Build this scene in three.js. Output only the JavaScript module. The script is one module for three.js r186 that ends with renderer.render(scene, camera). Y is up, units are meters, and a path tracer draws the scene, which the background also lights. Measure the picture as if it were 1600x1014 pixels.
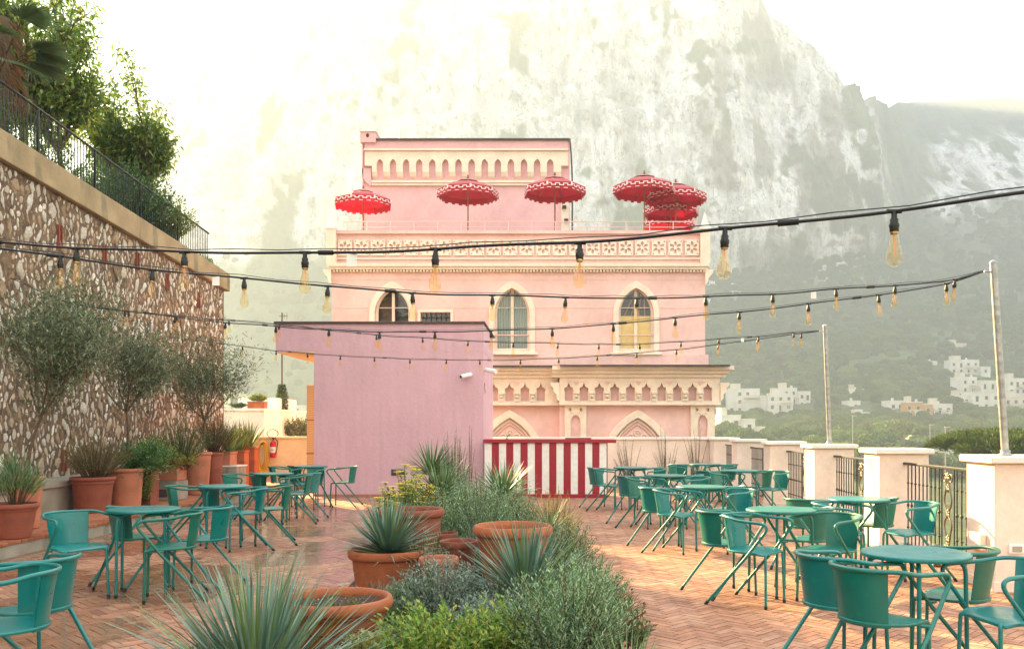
import * as THREE from 'three';
import { mergeGeometries, mergeVertices } from 'three/addons/utils/BufferGeometryUtils.js';
import { RoundedBoxGeometry } from 'three/addons/geometries/RoundedBoxGeometry.js';

// ---------- camera, sky, sun, exposure ----------
const scene = new THREE.Scene();
const EYE = 1.45;                                    // eye height above the terrace paving
const camera = new THREE.PerspectiveCamera(2 * Math.atan(507 / 1400) * 180 / Math.PI, 1600 / 1014, 0.1, 6000);
camera.position.set(0, EYE, 0);
camera.setViewOffset(1600, 1014, -65, -160, 1600, 1014);   // shift lens: upright walls stay upright
const renderer = new THREE.WebGLRenderer();
renderer.toneMapping = THREE.LinearToneMapping;
renderer.toneMappingExposure = 16;
renderer.shadowMap.enabled = true;

const SUN_DIR = new THREE.Vector3(-0.60, 0.374, -0.80).normalize();
const sun = new THREE.DirectionalLight(new THREE.Color(1.0, 0.73, 0.33), 5);
sun.target.position.set(0, 0, -14);
sun.position.copy(SUN_DIR).multiplyScalar(300).add(sun.target.position);
sun.castShadow = true; sun.shadow.radius = 2;
sun.shadow.mapSize.set(4096, 4096);
Object.assign(sun.shadow.camera, { left: -40, right: 40, top: 40, bottom: -40, near: 1, far: 700 });
scene.add(sun, sun.target);
{
  // hazy morning air: pale all round, a little bluer overhead, wide aureole round the sun
  const W = 512, H = 256, data = new Float32Array(W * H * 4);
  for (let j = 0; j < H; j++) for (let i = 0; i < W; i++) {
    const up = ((j + 0.5) / H - 0.5) * Math.PI, az = ((i + 0.5) / W - 0.5) * 2 * Math.PI;
    const y = Math.sin(up), x = Math.cos(az) * Math.cos(up), z = Math.sin(az) * Math.cos(up);
    const t = Math.pow(Math.max(0, y), 0.7), c = x * SUN_DIR.x + y * SUN_DIR.y + z * SUN_DIR.z;
    const ang = Math.acos(Math.min(1, Math.max(-1, c))), glow = 0.12 * Math.exp(-ang * 2.0) + 0.4 * Math.exp(-ang * 9);
    const hor = [0.122, 0.125, 0.131], zen = [0.074, 0.104, 0.150], warm = [1.0, 0.98, 0.93], o = (j * W + i) * 4;
    for (let k = 0; k < 3; k++) data[o + k] = hor[k] + (zen[k] - hor[k]) * t + warm[k] * glow;
    data[o + 3] = 1;
  }
  const t = new THREE.DataTexture(data, W, H, THREE.RGBAFormat, THREE.FloatType);
  t.mapping = THREE.EquirectangularReflectionMapping; t.magFilter = THREE.LinearFilter; t.minFilter = THREE.LinearFilter; t.needsUpdate = true;
  scene.background = t; scene.environment = t;
}
scene.fog = new THREE.FogExp2(new THREE.Color(0.74, 0.87, 1.0), 0.00112);

// ---------- helpers ----------
const V = (x, y, z) => new THREE.Vector3(x, y, z);
// survey: bearing, height and distance in metres give a place on the plan
const at = (x, y, d) => V((x - 865) * d / 1400, EYE - (y - 667) * d / 1400, -d);
const ax = (x, d) => (x - 865) * d / 1400, ay = (y, d) => EYE - (y - 667) * d / 1400;
function rngOf(seed) { let s = seed | 0; return () => { s = (s + 0x6d2b79f5) | 0; let t = Math.imul(s ^ (s >>> 15), 1 | s); t = (t + Math.imul(t ^ (t >>> 7), 61 | t)) ^ t; return ((t ^ (t >>> 14)) >>> 0) / 4294967296; }; }
const lerp = (a, b, t) => a + (b - a) * t, clamp = (x, a = 0, b = 1) => Math.min(b, Math.max(a, x)), smooth = (a, b, x) => { const t = clamp((x - a) / (b - a)); return t * t * (3 - 2 * t); };
const hash3 = (x, y, z) => { let h = Math.imul(x, 374761393) ^ Math.imul(y, 668265263) ^ Math.imul(z, 2147483647 ^ 1274126177); h = Math.imul(h ^ (h >>> 13), 1274126177); return ((h ^ (h >>> 16)) >>> 0) / 4294967296; };
function noise3(x, y, z, p = 0) {
  const xi = Math.floor(x), yi = Math.floor(y), zi = Math.floor(z), f = (t) => t * t * t * (t * (t * 6 - 15) + 10), u = f(x - xi), v = f(y - yi), w = f(z - zi);
  const m = p ? (a) => ((a % p) + p) % p : (a) => a, h = (a, b, c) => hash3(m(xi + a), m(yi + b), zi + c);
  return lerp(lerp(lerp(h(0, 0, 0), h(1, 0, 0), u), lerp(h(0, 1, 0), h(1, 1, 0), u), v), lerp(lerp(h(0, 0, 1), h(1, 0, 1), u), lerp(h(0, 1, 1), h(1, 1, 1), u), v), w);
}
function fbm(x, y, z, oct = 4, p = 0) { let s = 0, a = 0.5, n = 0; for (let i = 0; i < oct; i++) { s += a * noise3(x, y, z + i * 17.3, p); n += a; a *= 0.5; x *= 2; y *= 2; z *= 2; p *= 2; } return s / n; }
// a tileable texture: f(u, v) in 0..1 gives [r, g, b] (0..1) or one value
function tex(n, f, srgb = true, repeat = 1) {
  const d = new Uint8Array(n * n * 4);
  for (let j = 0; j < n; j++) for (let i = 0; i < n; i++) { const c = f(i / n, j / n), o = (j * n + i) * 4; for (let k = 0; k < 3; k++) d[o + k] = 255 * clamp(c.length ? c[k] : c); d[o + 3] = 255; }
  const t = new THREE.DataTexture(d, n, n); t.wrapS = t.wrapT = THREE.RepeatWrapping; t.magFilter = THREE.LinearFilter; t.minFilter = THREE.LinearMipmapLinearFilter; t.generateMipmaps = true;
  if (srgb) t.colorSpace = THREE.SRGBColorSpace; t.repeat.set(repeat, repeat); t.needsUpdate = true; return t;
}
const rep = (t, r) => { const c = t.clone(); c.repeat.set(r, r); c.needsUpdate = true; return c; };
const names = new Map();
const numbered = (n) => { const k = names.get(n) || 0; names.set(n, k + 1); return k ? n + '_' + String(k).padStart(3, '0') : n; };
const hex = (h) => new THREE.Color(h);
const mat = (o) => new THREE.MeshStandardMaterial({ side: THREE.DoubleSide, roughness: 0.8, ...o });
const phys = (o) => new THREE.MeshPhysicalMaterial({ side: THREE.DoubleSide, roughness: 0.8, ...o });
function metric(g) {            // uv in metres, by the way each face points
  const p = g.attributes.position, n = g.attributes.normal, uv = new Float32Array(p.count * 2);
  for (let i = 0; i < p.count; i++) { const a = Math.abs(n.getX(i)), b = Math.abs(n.getY(i)), c = Math.abs(n.getZ(i));
    if (b >= a && b >= c) { uv[2 * i] = p.getX(i); uv[2 * i + 1] = p.getZ(i); } else if (a >= c) { uv[2 * i] = p.getZ(i); uv[2 * i + 1] = p.getY(i); } else { uv[2 * i] = p.getX(i); uv[2 * i + 1] = p.getY(i); } }
  g.setAttribute('uv', new THREE.BufferAttribute(uv, 2)); return g;
}
function plain(g) { const q = g.index ? g.toNonIndexed() : g.clone(); for (const k of Object.keys(q.attributes)) if (!['position', 'normal', 'uv', 'color'].includes(k)) q.deleteAttribute(k); if (!q.attributes.normal) q.computeVertexNormals(); if (!q.attributes.uv) metric(q); return q; }
function join(list, keepUV) { const q = list.map(plain), col = q.some((g) => g.attributes.color); for (const g of q) if (!col) g.deleteAttribute('color'); const m = q.length > 1 ? mergeGeometries(q) : q[0]; return keepUV ? m : metric(m); }
function obj(name, geo, m, parent = scene) { const g = Array.isArray(geo) ? join(geo) : geo, o = new THREE.Mesh(g, m); o.name = parent === scene ? numbered(name) : name; o.castShadow = o.receiveShadow = true; parent.add(o); return o; }
function tag(o, label, category, group) { o.userData.label = label; o.userData.category = category; if (group) o.userData.group = group; return o; }
function thing(name, label, category, pos = [0, 0, 0], turn = 0, group) { const o = new THREE.Group(); o.name = numbered(name); o.position.set(...pos); o.rotation.y = turn; scene.add(o); return tag(o, label, category, group); }
function part(name, parent) { const o = new THREE.Group(); o.name = name; parent.add(o); return o; }
function struct(name, geo, m) { const o = obj(name, geo, m); o.userData.kind = 'structure'; return o; }
const stuff = (o) => { o.userData.kind = 'stuff'; return o; };
function copy(o, label, pos, turn) { const c = o.clone(); c.name = numbered(o.name.replace(/_\d{3}$/, '')); c.userData = { ...o.userData, label }; scene.add(c); if (pos) c.position.set(...pos); if (turn !== undefined) c.rotation.y = turn; return c; }
// shapes
const box = (x0, x1, y0, y1, z0, z1) => { const g = new THREE.BoxGeometry(Math.abs(x1 - x0), Math.abs(y1 - y0), Math.abs(z1 - z0)); g.translate((x0 + x1) / 2, (y0 + y1) / 2, (z0 + z1) / 2); return metric(g); };
const rbox = (x0, x1, y0, y1, z0, z1, r = 0.01, s = 2) => { const g = new RoundedBoxGeometry(Math.abs(x1 - x0), Math.abs(y1 - y0), Math.abs(z1 - z0), s, r); g.translate((x0 + x1) / 2, (y0 + y1) / 2, (z0 + z1) / 2); return metric(g); };
const tube = (pts, r, seg = 0, rad = 8, closed = false) => new THREE.TubeGeometry(new THREE.CatmullRomCurve3(pts, closed, 'centripetal'), seg || pts.length * 4, r, rad, closed);
const rod = (a, b, r, r2 = r, rad = 8) => { const d = b.clone().sub(a), g = new THREE.CylinderGeometry(r2, r, d.length(), rad); g.translate(0, d.length() / 2, 0); g.applyQuaternion(new THREE.Quaternion().setFromUnitVectors(V(0, 1, 0), d.normalize())); g.translate(a.x, a.y, a.z); return g; };
const lathe = (pts, seg = 24) => new THREE.LatheGeometry(pts.map(([x, y]) => new THREE.Vector2(x, y)), seg);
// tubes with rounded bends: straight runs joined by arcs of the given radius
function bent(pts, bend, r, rad = 8, arcs = 6) {
  const path = [];
  for (let i = 0; i < pts.length; i++) {
    if (i === 0 || i === pts.length - 1) { path.push(pts[i].clone()); continue; }
    const a = pts[i - 1].clone().sub(pts[i]), b = pts[i + 1].clone().sub(pts[i]), k = Math.min(bend, a.length() * 0.49, b.length() * 0.49);
    const p0 = pts[i].clone().add(a.normalize().multiplyScalar(k)), p2 = pts[i].clone().add(b.normalize().multiplyScalar(k));
    for (let j = 0; j <= arcs; j++) { const t = j / arcs; path.push(p0.clone().multiplyScalar((1 - t) * (1 - t)).addScaledVector(pts[i], 2 * t * (1 - t)).addScaledVector(p2, t * t)); }
  }
  return sweep(path, r, rad);
}
// a round bar along a polyline with a transported frame; r may vary
function sweep(path, r, rad = 8) {
  const pos = [], nor = [], idx = [], R = (i) => (typeof r === 'function' ? r(i / (path.length - 1)) : r);
  let n = null; const T = path.map((p, i) => path[Math.min(i + 1, path.length - 1)].clone().sub(path[Math.max(i - 1, 0)]).normalize());
  path.forEach((p, i) => {
    if (!n) n = Math.abs(T[0].y) < 0.9 ? V(0, 1, 0) : V(1, 0, 0);
    n.addScaledVector(T[i], -n.dot(T[i])).normalize(); const b = T[i].clone().cross(n);
    for (let k = 0; k < rad; k++) { const a = k / rad * Math.PI * 2, d = n.clone().multiplyScalar(Math.cos(a)).addScaledVector(b, Math.sin(a)); pos.push(p.x + d.x * R(i), p.y + d.y * R(i), p.z + d.z * R(i)); nor.push(d.x, d.y, d.z); }
    if (i) for (let k = 0; k < rad; k++) { const k2 = (k + 1) % rad, a = (i - 1) * rad, c = i * rad; idx.push(a + k, a + k2, c + k, a + k2, c + k2, c + k); }
  });
  for (const [i, s] of [[0, 1], [path.length - 1, -1]]) { const c = pos.length / 3; pos.push(path[i].x, path[i].y, path[i].z); nor.push(-T[i].x * s, -T[i].y * s, -T[i].z * s); for (let k = 0; k < rad; k++) { const k2 = (k + 1) % rad; idx.push(c, i * rad + (s > 0 ? k2 : k), i * rad + (s > 0 ? k : k2)); } }
  const g = new THREE.BufferGeometry(); g.setAttribute('position', new THREE.Float32BufferAttribute(pos, 3)); g.setAttribute('normal', new THREE.Float32BufferAttribute(nor, 3)); g.setIndex(idx); return g;
}
const ext = (shape, depth, z = 0, bevel = 0, seg = 10) => { const g = new THREE.ExtrudeGeometry(shape, { depth, curveSegments: seg, bevelEnabled: bevel > 0, bevelSize: bevel, bevelThickness: bevel, bevelSegments: 2 }); g.translate(0, 0, z); return metric(g); };
// pointed arch outline, foot at (cx, y0), width w, spring height hs, full height h
function lancetPts(cx, y0, w, hs, h, n = 8) {
  const dh = h - hs, c = (dh * dh - w * w / 4) / w, r = w / 2 + c, a1 = Math.atan2(dh, -c), out = [[cx - w / 2, y0], [cx - w / 2, y0 + hs]];
  for (let i = 1; i <= n; i++) { const a = lerp(Math.PI, a1, i / n); out.push([cx + c + r * Math.cos(a), y0 + hs + r * Math.sin(a)]); }
  for (let i = n - 1; i >= 0; i--) { const a = lerp(Math.PI, a1, i / n); out.push([cx - c - r * Math.cos(a), y0 + hs + r * Math.sin(a)]); }
  out.push([cx + w / 2, y0]); return out;
}
const shapeOf = (pts, C = THREE.Shape) => { const s = new C(); pts.forEach(([x, y], i) => (i ? s.lineTo(x, y) : s.moveTo(x, y))); s.closePath(); return s; };
const rectPts = (x0, x1, y0, y1) => [[x0, y0], [x1, y0], [x1, y1], [x0, y1]];

// ---------- materials ----------
const T_plaster = tex(512, (u, v) => { const a = fbm(u * 6, v * 6, 3, 5, 6), b = fbm(u * 40, v * 40, 9, 2, 40); return 0.92 + 0.13 * (a - 0.5) + 0.05 * b; });
const T_plasterB = tex(512, (u, v) => 0.6 * fbm(u * 30, v * 30, 5, 4, 30) + 0.4 * fbm(u * 8, v * 8, 1, 3, 8), false);
// nearly even stucco with faint run marks
const T_smooth = tex(512, (u, v) => { const a = fbm(u * 5, v * 5, 151, 4, 5), b = fbm(u * 40, v * 4, 153, 3, 40), c = fbm(u * 60, v * 60, 155, 2, 60); return 0.945 + 0.05 * (a - 0.5) + 0.05 * (b - 0.5) + 0.03 * (c - 0.5); });
const T_clay = tex(512, (u, v) => { const a = fbm(u * 5, v * 5, 21, 5, 5), b = smooth(0.58, 0.75, fbm(u * 9, v * 3, 31, 4, 9)), c = fbm(u * 60, v * 60, 2, 2, 60); const k = 0.88 + 0.26 * (a - 0.5) + 0.08 * c; return [lerp(k, 0.98, b * 0.35), lerp(k, 0.98, b * 0.45), lerp(k, 1.0, b * 0.5)]; });
const T_grain = tex(256, (u, v) => 0.84 + 0.36 * (fbm(u * 12, v * 12, 41, 4, 12) - 0.5) + 0.1 * fbm(u * 70, v * 70, 8, 1, 70));
const T_wet = tex(1024, (u, v) => { const a = fbm(u * 7, v * 7, 61, 5, 7), b = fbm(u * 40, v * 40, 62, 3, 40); return clamp(0.66 - 0.50 * smooth(0.36, 0.50, a + 0.16 * (b - 0.5))); }, false);
const T_film = tex(1024, (u, v) => { const a = fbm(u * 7, v * 7, 61, 5, 7), b = fbm(u * 40, v * 40, 62, 3, 40); return smooth(0.36, 0.50, a + 0.16 * (b - 0.5)); }, false);   // where rain water still lies
const T_dry = tex(512, (u, v) => 0.45 + 0.5 * fbm(u * 10, v * 10, 71, 5, 10), false);
const T_wood = tex(256, (u, v) => { const a = fbm(u * 4, v * 48, 81, 4, 4); return [0.85 + 0.4 * (a - 0.5), 0.83 + 0.42 * (a - 0.5), 0.8 + 0.44 * (a - 0.5)]; });
const T_concrete = tex(512, (u, v) => { const a = fbm(u * 5, v * 5, 91, 6, 5), b = smooth(0.55, 0.7, fbm(u * 8, v * 2, 92, 4, 8)), s = hash3(Math.floor(u * 512), Math.floor(v * 512), 4); const k = 0.86 + 0.34 * (a - 0.5) + 0.06 * s; return [k - 0.16 * b, k - 0.13 * b, k - 0.12 * b]; });
const T_petal = tex(256, (u, v) => 0.95 + 0.1 * (fbm(u * 8, v * 8, 101, 3, 8) - 0.5));

// sprayed paint with faint scuffs and small pale chips
const T_paint = tex(512, (u, v) => { const a = fbm(u * 9, v * 9, 111, 4, 9), c = smooth(0.70, 0.76, fbm(u * 34, v * 34, 113, 3, 34)), k = 0.93 + 0.14 * (a - 0.5); return [k + 0.25 * c, k + 0.07 * c, k + 0.06 * c]; });
const M = {
  villa: mat({ color: hex('#f3c9c3'), map: rep(T_plaster, 0.22), bumpMap: rep(T_plasterB, 0.6), bumpScale: 0.006, roughness: 0.9 }),
  tower: mat({ color: hex('#eab9bd'), map: rep(T_plaster, 0.27), bumpMap: rep(T_plasterB, 0.6), bumpScale: 0.006, roughness: 0.9 }),
  mauve: mat({ color: hex('#dfb3bf'), map: rep(T_smooth, 0.31), bumpMap: rep(T_plasterB, 0.8), bumpScale: 0.006, roughness: 0.9 }),
  cream: mat({ color: hex('#f8e4d2'), map: rep(T_plaster, 0.5), bumpMap: rep(T_plasterB, 1.2), bumpScale: 0.003, roughness: 0.85 }),
  white: mat({ color: hex('#f4ece2'), map: rep(T_plaster, 0.4), bumpMap: rep(T_plasterB, 1.0), bumpScale: 0.003, roughness: 0.85 }),
  pillar: mat({ color: hex('#f6e0d0'), map: rep(T_plaster, 0.5), bumpMap: rep(T_plasterB, 1.0), bumpScale: 0.004, roughness: 0.88 }),
  ochre: mat({ color: hex('#fde6b8'), map: rep(T_plaster, 0.5), roughness: 0.88 }),  // yellow stands in for warm light on the end wall and soffit
  slate: mat({ color: hex('#57494a'), map: rep(T_grain, 1.5), roughness: 0.7 }),
  dark: mat({ color: hex('#2a2422'), roughness: 0.7 }),
  iron: mat({ color: hex('#3a3a3a'), metalness: 0.35, roughness: 0.42, map: rep(T_grain, 3) }),
  steel: mat({ color: hex('#b4b2b0'), metalness: 0.6, roughness: 0.4, map: rep(T_grain, 2) }),
  black: mat({ color: hex('#141414'), roughness: 0.5 }),
  teal: phys({ color: hex('#00776b'), map: rep(T_paint, 1.1), roughnessMap: rep(T_dry, 1.5), roughness: 0.55, clearcoat: 0.25, clearcoatRoughness: 0.25 }),
  tealB: phys({ color: hex('#007e7b'), map: rep(T_paint, 0.9), roughnessMap: rep(T_dry, 1.3), roughness: 0.5, clearcoat: 0.25, clearcoatRoughness: 0.22 }),
  tealC: phys({ color: hex('#006f5f'), map: rep(T_paint, 1.4), roughnessMap: rep(T_dry, 1.7), roughness: 0.6, clearcoat: 0.2, clearcoatRoughness: 0.4 }),
  clay: mat({ color: hex('#b9673f'), map: rep(T_clay, 1.6), bumpMap: rep(T_plasterB, 2), bumpScale: 0.003, roughness: 0.82 }),
  clayPink: mat({ color: hex('#c17a5c'), map: rep(T_clay, 1.3), bumpMap: rep(T_plasterB, 2), bumpScale: 0.003, roughness: 0.85 }),
  clayDark: mat({ color: hex('#96503a'), map: rep(T_clay, 1.8), bumpMap: rep(T_plasterB, 2), bumpScale: 0.003, roughness: 0.78 }),
  soil: mat({ color: hex('#4a3020'), map: rep(T_grain, 3), roughness: 1 }),
  concrete: mat({ color: hex('#b0a596'), map: rep(T_concrete, 0.7), bumpMap: rep(T_plasterB, 1.2), bumpScale: 0.004, roughness: 0.92 }),
  coping: mat({ color: hex('#b9a27e'), map: rep(T_concrete, 0.5), bumpMap: rep(T_plasterB, 1.2), bumpScale: 0.005, roughness: 0.92 }),
  red: mat({ color: hex('#a3132c'), map: rep(T_petal, 2), roughness: 0.55 }),
  whitePaint: mat({ color: hex('#f5f1ec'), map: rep(T_petal, 2), roughness: 0.5 }),
  canopy: phys({ color: hex('#b4082c'), roughness: 0.95, transmission: 0.3, thickness: 0 }),
  trim: mat({ color: hex('#fbe9ea'), roughness: 0.9 }),
  wood: mat({ color: hex('#b07b46'), map: rep(T_wood, 1.5), roughness: 0.7 }),
  glass: phys({ color: 0xffffff, roughness: 0.03, transmission: 1, thickness: 0, ior: 1.5 }),
  bulb: phys({ color: hex('#fff6e2'), roughness: 0.02, transmission: 1, thickness: 0, ior: 1.5 }),
  amber: mat({ color: hex('#e09a2e'), roughness: 0.35 }),
  whitePlastic: mat({ color: hex('#eeeae6'), roughness: 0.35 }),
};

// ---------- far setting: ground, mountain, forest ----------
{
  const M_ground = mat({ color: new THREE.Color(0.075, 0.085, 0.045), roughness: 1, map: rep(T_grain, 0.05) });
  const g = new THREE.CircleGeometry(1500, 48); g.rotateX(-Math.PI / 2); g.translate(0, -16, -300); struct('ground', metric(g), M_ground);
}
const RIDGE = [ // bearing (plan units), then distance and sight height of seven stations from foot to crest
  [-900, [200, 300, 450, 600, 800, 950, 1100], [702, 690, 680, 670, 660, 650, 645]],
  [-100, [200, 300, 450, 650, 850, 950, 1050], [700, 690, 670, 650, 620, 595, 570]],
  [100, [200, 300, 420, 560, 720, 800, 880], [700, 690, 670, 630, 560, 480, 400]],
  [200, [200, 300, 420, 560, 700, 780, 860], [700, 690, 665, 600, 480, 350, 225]],
  [300, [200, 300, 420, 560, 700, 770, 850], [700, 690, 660, 560, 400, 240, 88]],
  [480, [200, 300, 420, 560, 690, 750, 820], [700, 688, 650, 540, 400, 200, 0]],
  [700, [200, 300, 420, 550, 670, 715, 770], [700, 685, 630, 530, 430, 200, -10]],
  [1000, [200, 300, 420, 540, 650, 690, 750], [700, 680, 610, 520, 430, 180, -12]],
  [1150, [200, 300, 420, 540, 650, 690, 740], [696, 670, 590, 510, 425, 180, -4]],
  [1200, [200, 300, 420, 540, 650, 690, 740], [694, 665, 585, 505, 425, 220, 38]],
  [1250, [200, 300, 420, 540, 650, 690, 740], [692, 660, 580, 500, 415, 240, 90]],
  [1310, [200, 300, 420, 540, 650, 690, 740], [690, 655, 575, 500, 405, 250, 150]],
  [1355, [200, 300, 420, 545, 660, 710, 765], [690, 655, 570, 495, 400, 260, 148]],
  [1385, [200, 300, 420, 550, 690, 760, 830], [690, 655, 570, 493, 390, 262, 168]],
  [1430, [200, 300, 420, 560, 720, 840, 940], [690, 655, 570, 490, 375, 248, 163]],
  [1600, [200, 300, 420, 560, 720, 850, 960], [695, 660, 575, 480, 350, 230, 155]],
  [2300, [200, 300, 420, 560, 720, 850, 960], [700, 670, 600, 500, 380, 270, 190]],
];
function landAt(u, t) {          // t: 0 foot .. 6 crest .. 7 behind it
  let k = 0; while (k < RIDGE.length - 2 && u > RIDGE[k + 1][0]) k++;
  const A = RIDGE[k], B = RIDGE[k + 1], f = clamp((u - A[0]) / (B[0] - A[0])), q = clamp(t, 0, 6), i = Math.min(5, Math.floor(q)), r = q - i;
  const D = (n) => lerp(A[1][n], B[1][n], f), Y = (n) => lerp(A[2][n], B[2][n], f);
  let d = lerp(D(i), D(i + 1), r), v = lerp(Y(i), Y(i + 1), r);
  const p = at(u, v, d);
  if (t < 0) { p.multiplyScalar(1); const f = -t, k = lerp(1, 62 / d, f); p.x *= k; p.z *= k; p.y = lerp(p.y, -13, f); }
  if (t > 6) { p.z -= (t - 6) * 260; p.x *= 1 + (t - 6) * 0.25; p.y -= (t - 6) * 90; }
  const cliff = smooth(3.7, 4.3, t) * (1 - smooth(6.6, 7, t)) * smooth(100, 350, u) * lerp(1, 0.25, smooth(1330, 1440, u));
  const rid = (x, y, s) => 1 - Math.abs(2 * fbm(x, y, s, 4) - 1);
  const a = rid(p.x / 75, p.y / 260, 5) * 36 + rid(p.x / 26, p.y / 90, 8) * 20 + rid(p.x / 8, p.y / 26, 12) * 9 + fbm(p.x / 5, p.y / 7, 3, 3) * 8;
  p.z += cliff * (a - 34) + (1 - cliff) * (fbm(p.x / 60, p.z / 60, 2, 4) - 0.5) * 10 * smooth(0, 1, t);
  p.y += (fbm(p.x / 45, p.z / 45, 7, 4) - 0.5) * (8 + 22 * cliff) * smooth(0.3, 1.5, t) * (1 - smooth(5.2, 6, t) * 0.45);
  return p;
}
{
  const us = []; for (let u = -900; u < 200; u += 22) us.push(u); for (let u = 200; u < 860; u += 6) us.push(u); for (let u = 860; u < 1720; u += 2.6) us.push(u); for (let u = 1720; u <= 2300; u += 24) us.push(u);
  const ts = []; for (let t = -1; t < 3.6; t += 0.075) ts.push(t); for (let t = 3.6; t < 6; t += 0.011) ts.push(t); for (let t = 6; t <= 7.01; t += 0.1) ts.push(t);
  const pos = [], col = [], idx = [];
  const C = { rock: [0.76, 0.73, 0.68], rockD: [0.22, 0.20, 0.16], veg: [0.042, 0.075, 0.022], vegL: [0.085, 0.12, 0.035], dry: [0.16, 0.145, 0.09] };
  us.forEach((u, i) => ts.forEach((t, j) => {
    const p = landAt(u, t); pos.push(p.x, p.y, p.z);
    // bare limestone in upright runs, scrub on ledges and slopes
    const streak = fbm(p.x / 30, p.y / 85, 31, 5), fine = fbm(p.x / 8, p.y / 12, 37, 3), ledge = fbm(p.x / 55, p.y / 22, 43, 4);
    const za = smooth(3.75, 4.15, t + (streak - 0.5) * 1.6) * (1 - smooth(1345, 1395, u + (fine - 0.5) * 60)), zb = smooth(1420, 1480, u) * smooth(4.0, 4.4, t + (streak - 0.5)) * (1 - smooth(5.0, 5.4, t + (fine - 0.5) * 0.6)) * 0.92; let zone = Math.max(za, zb);
    zone *= lerp(1, 0.84, smooth(5.2, 5.9, t) * smooth(1100, 1200, u) * (1 - smooth(1380, 1400, u)));
    zone = Math.max(zone, 0); const rock = zone * smooth(0.44, 0.485, streak * 0.55 + fine * 0.27 + ledge * 0.22 + 0.09 * (1 - smooth(760, 1230, u)));  // more bare rock leftward, painted in place of thicker haze
    const crackShade = Math.abs(2 * fbm(p.x / 7 + 3 * fine, p.y / 24, 53, 3) - 1), s = fbm(p.x / 14, p.y / 40, 51, 3) - 0.18 * (1 - smooth(0.02, 0.12, crackShade)), g = fbm(p.x / 20, p.z / 20, 57, 4), top = smooth(1380, 1440, u) * smooth(5.0, 5.8, t) * 0.5;  // dark crack lines paint crevice shade that the flat lighting lacks
    for (let k = 0; k < 3; k++) { const R = lerp(lerp(C.rock[k] * 0.78, C.rockD[k], smooth(750, 1250, u)), C.rock[k], smooth(0.3, 0.5, s)), W = lerp(lerp(C.veg[k], C.vegL[k], smooth(0.35, 0.7, g)), C.dry[k], top); col.push(lerp(W, R, rock)); }  // leftward rock paled and evened out to imitate haze
    if (i && j) { const n = ts.length, a = (i - 1) * n + j - 1, b = a + 1, c = i * n + j - 1, d = c + 1; idx.push(a, c, b, b, c, d); }
  }));
  const g = new THREE.BufferGeometry(); g.setAttribute('position', new THREE.Float32BufferAttribute(pos, 3)); g.setAttribute('color', new THREE.Float32BufferAttribute(col, 3)); g.setIndex(idx); g.computeVertexNormals();
  const T_rock = tex(1024, (u, v) => { const w = fbm(u * 8, v * 8, 201, 3, 8), a = 1 - Math.abs(2 * fbm(u * 14 + w, v * 5, 203, 5, 14) - 1), b = Math.abs(2 * fbm(u * 22, v * 9, 205, 4, 22) - 1), c = fbm(u * 60, v * 40, 207, 3, 60); return clamp(0.66 + 0.30 * smooth(0.35, 0.95, a) + 0.16 * (c - 0.5) - 0.34 * (1 - smooth(0.0, 0.10, b))); });  // dark crack lines put crevice shade into the colour map
  struct('mountain', metric(g), mat({ vertexColors: true, roughness: 1, map: rep(T_rock, 0.0125) }));
}
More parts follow.
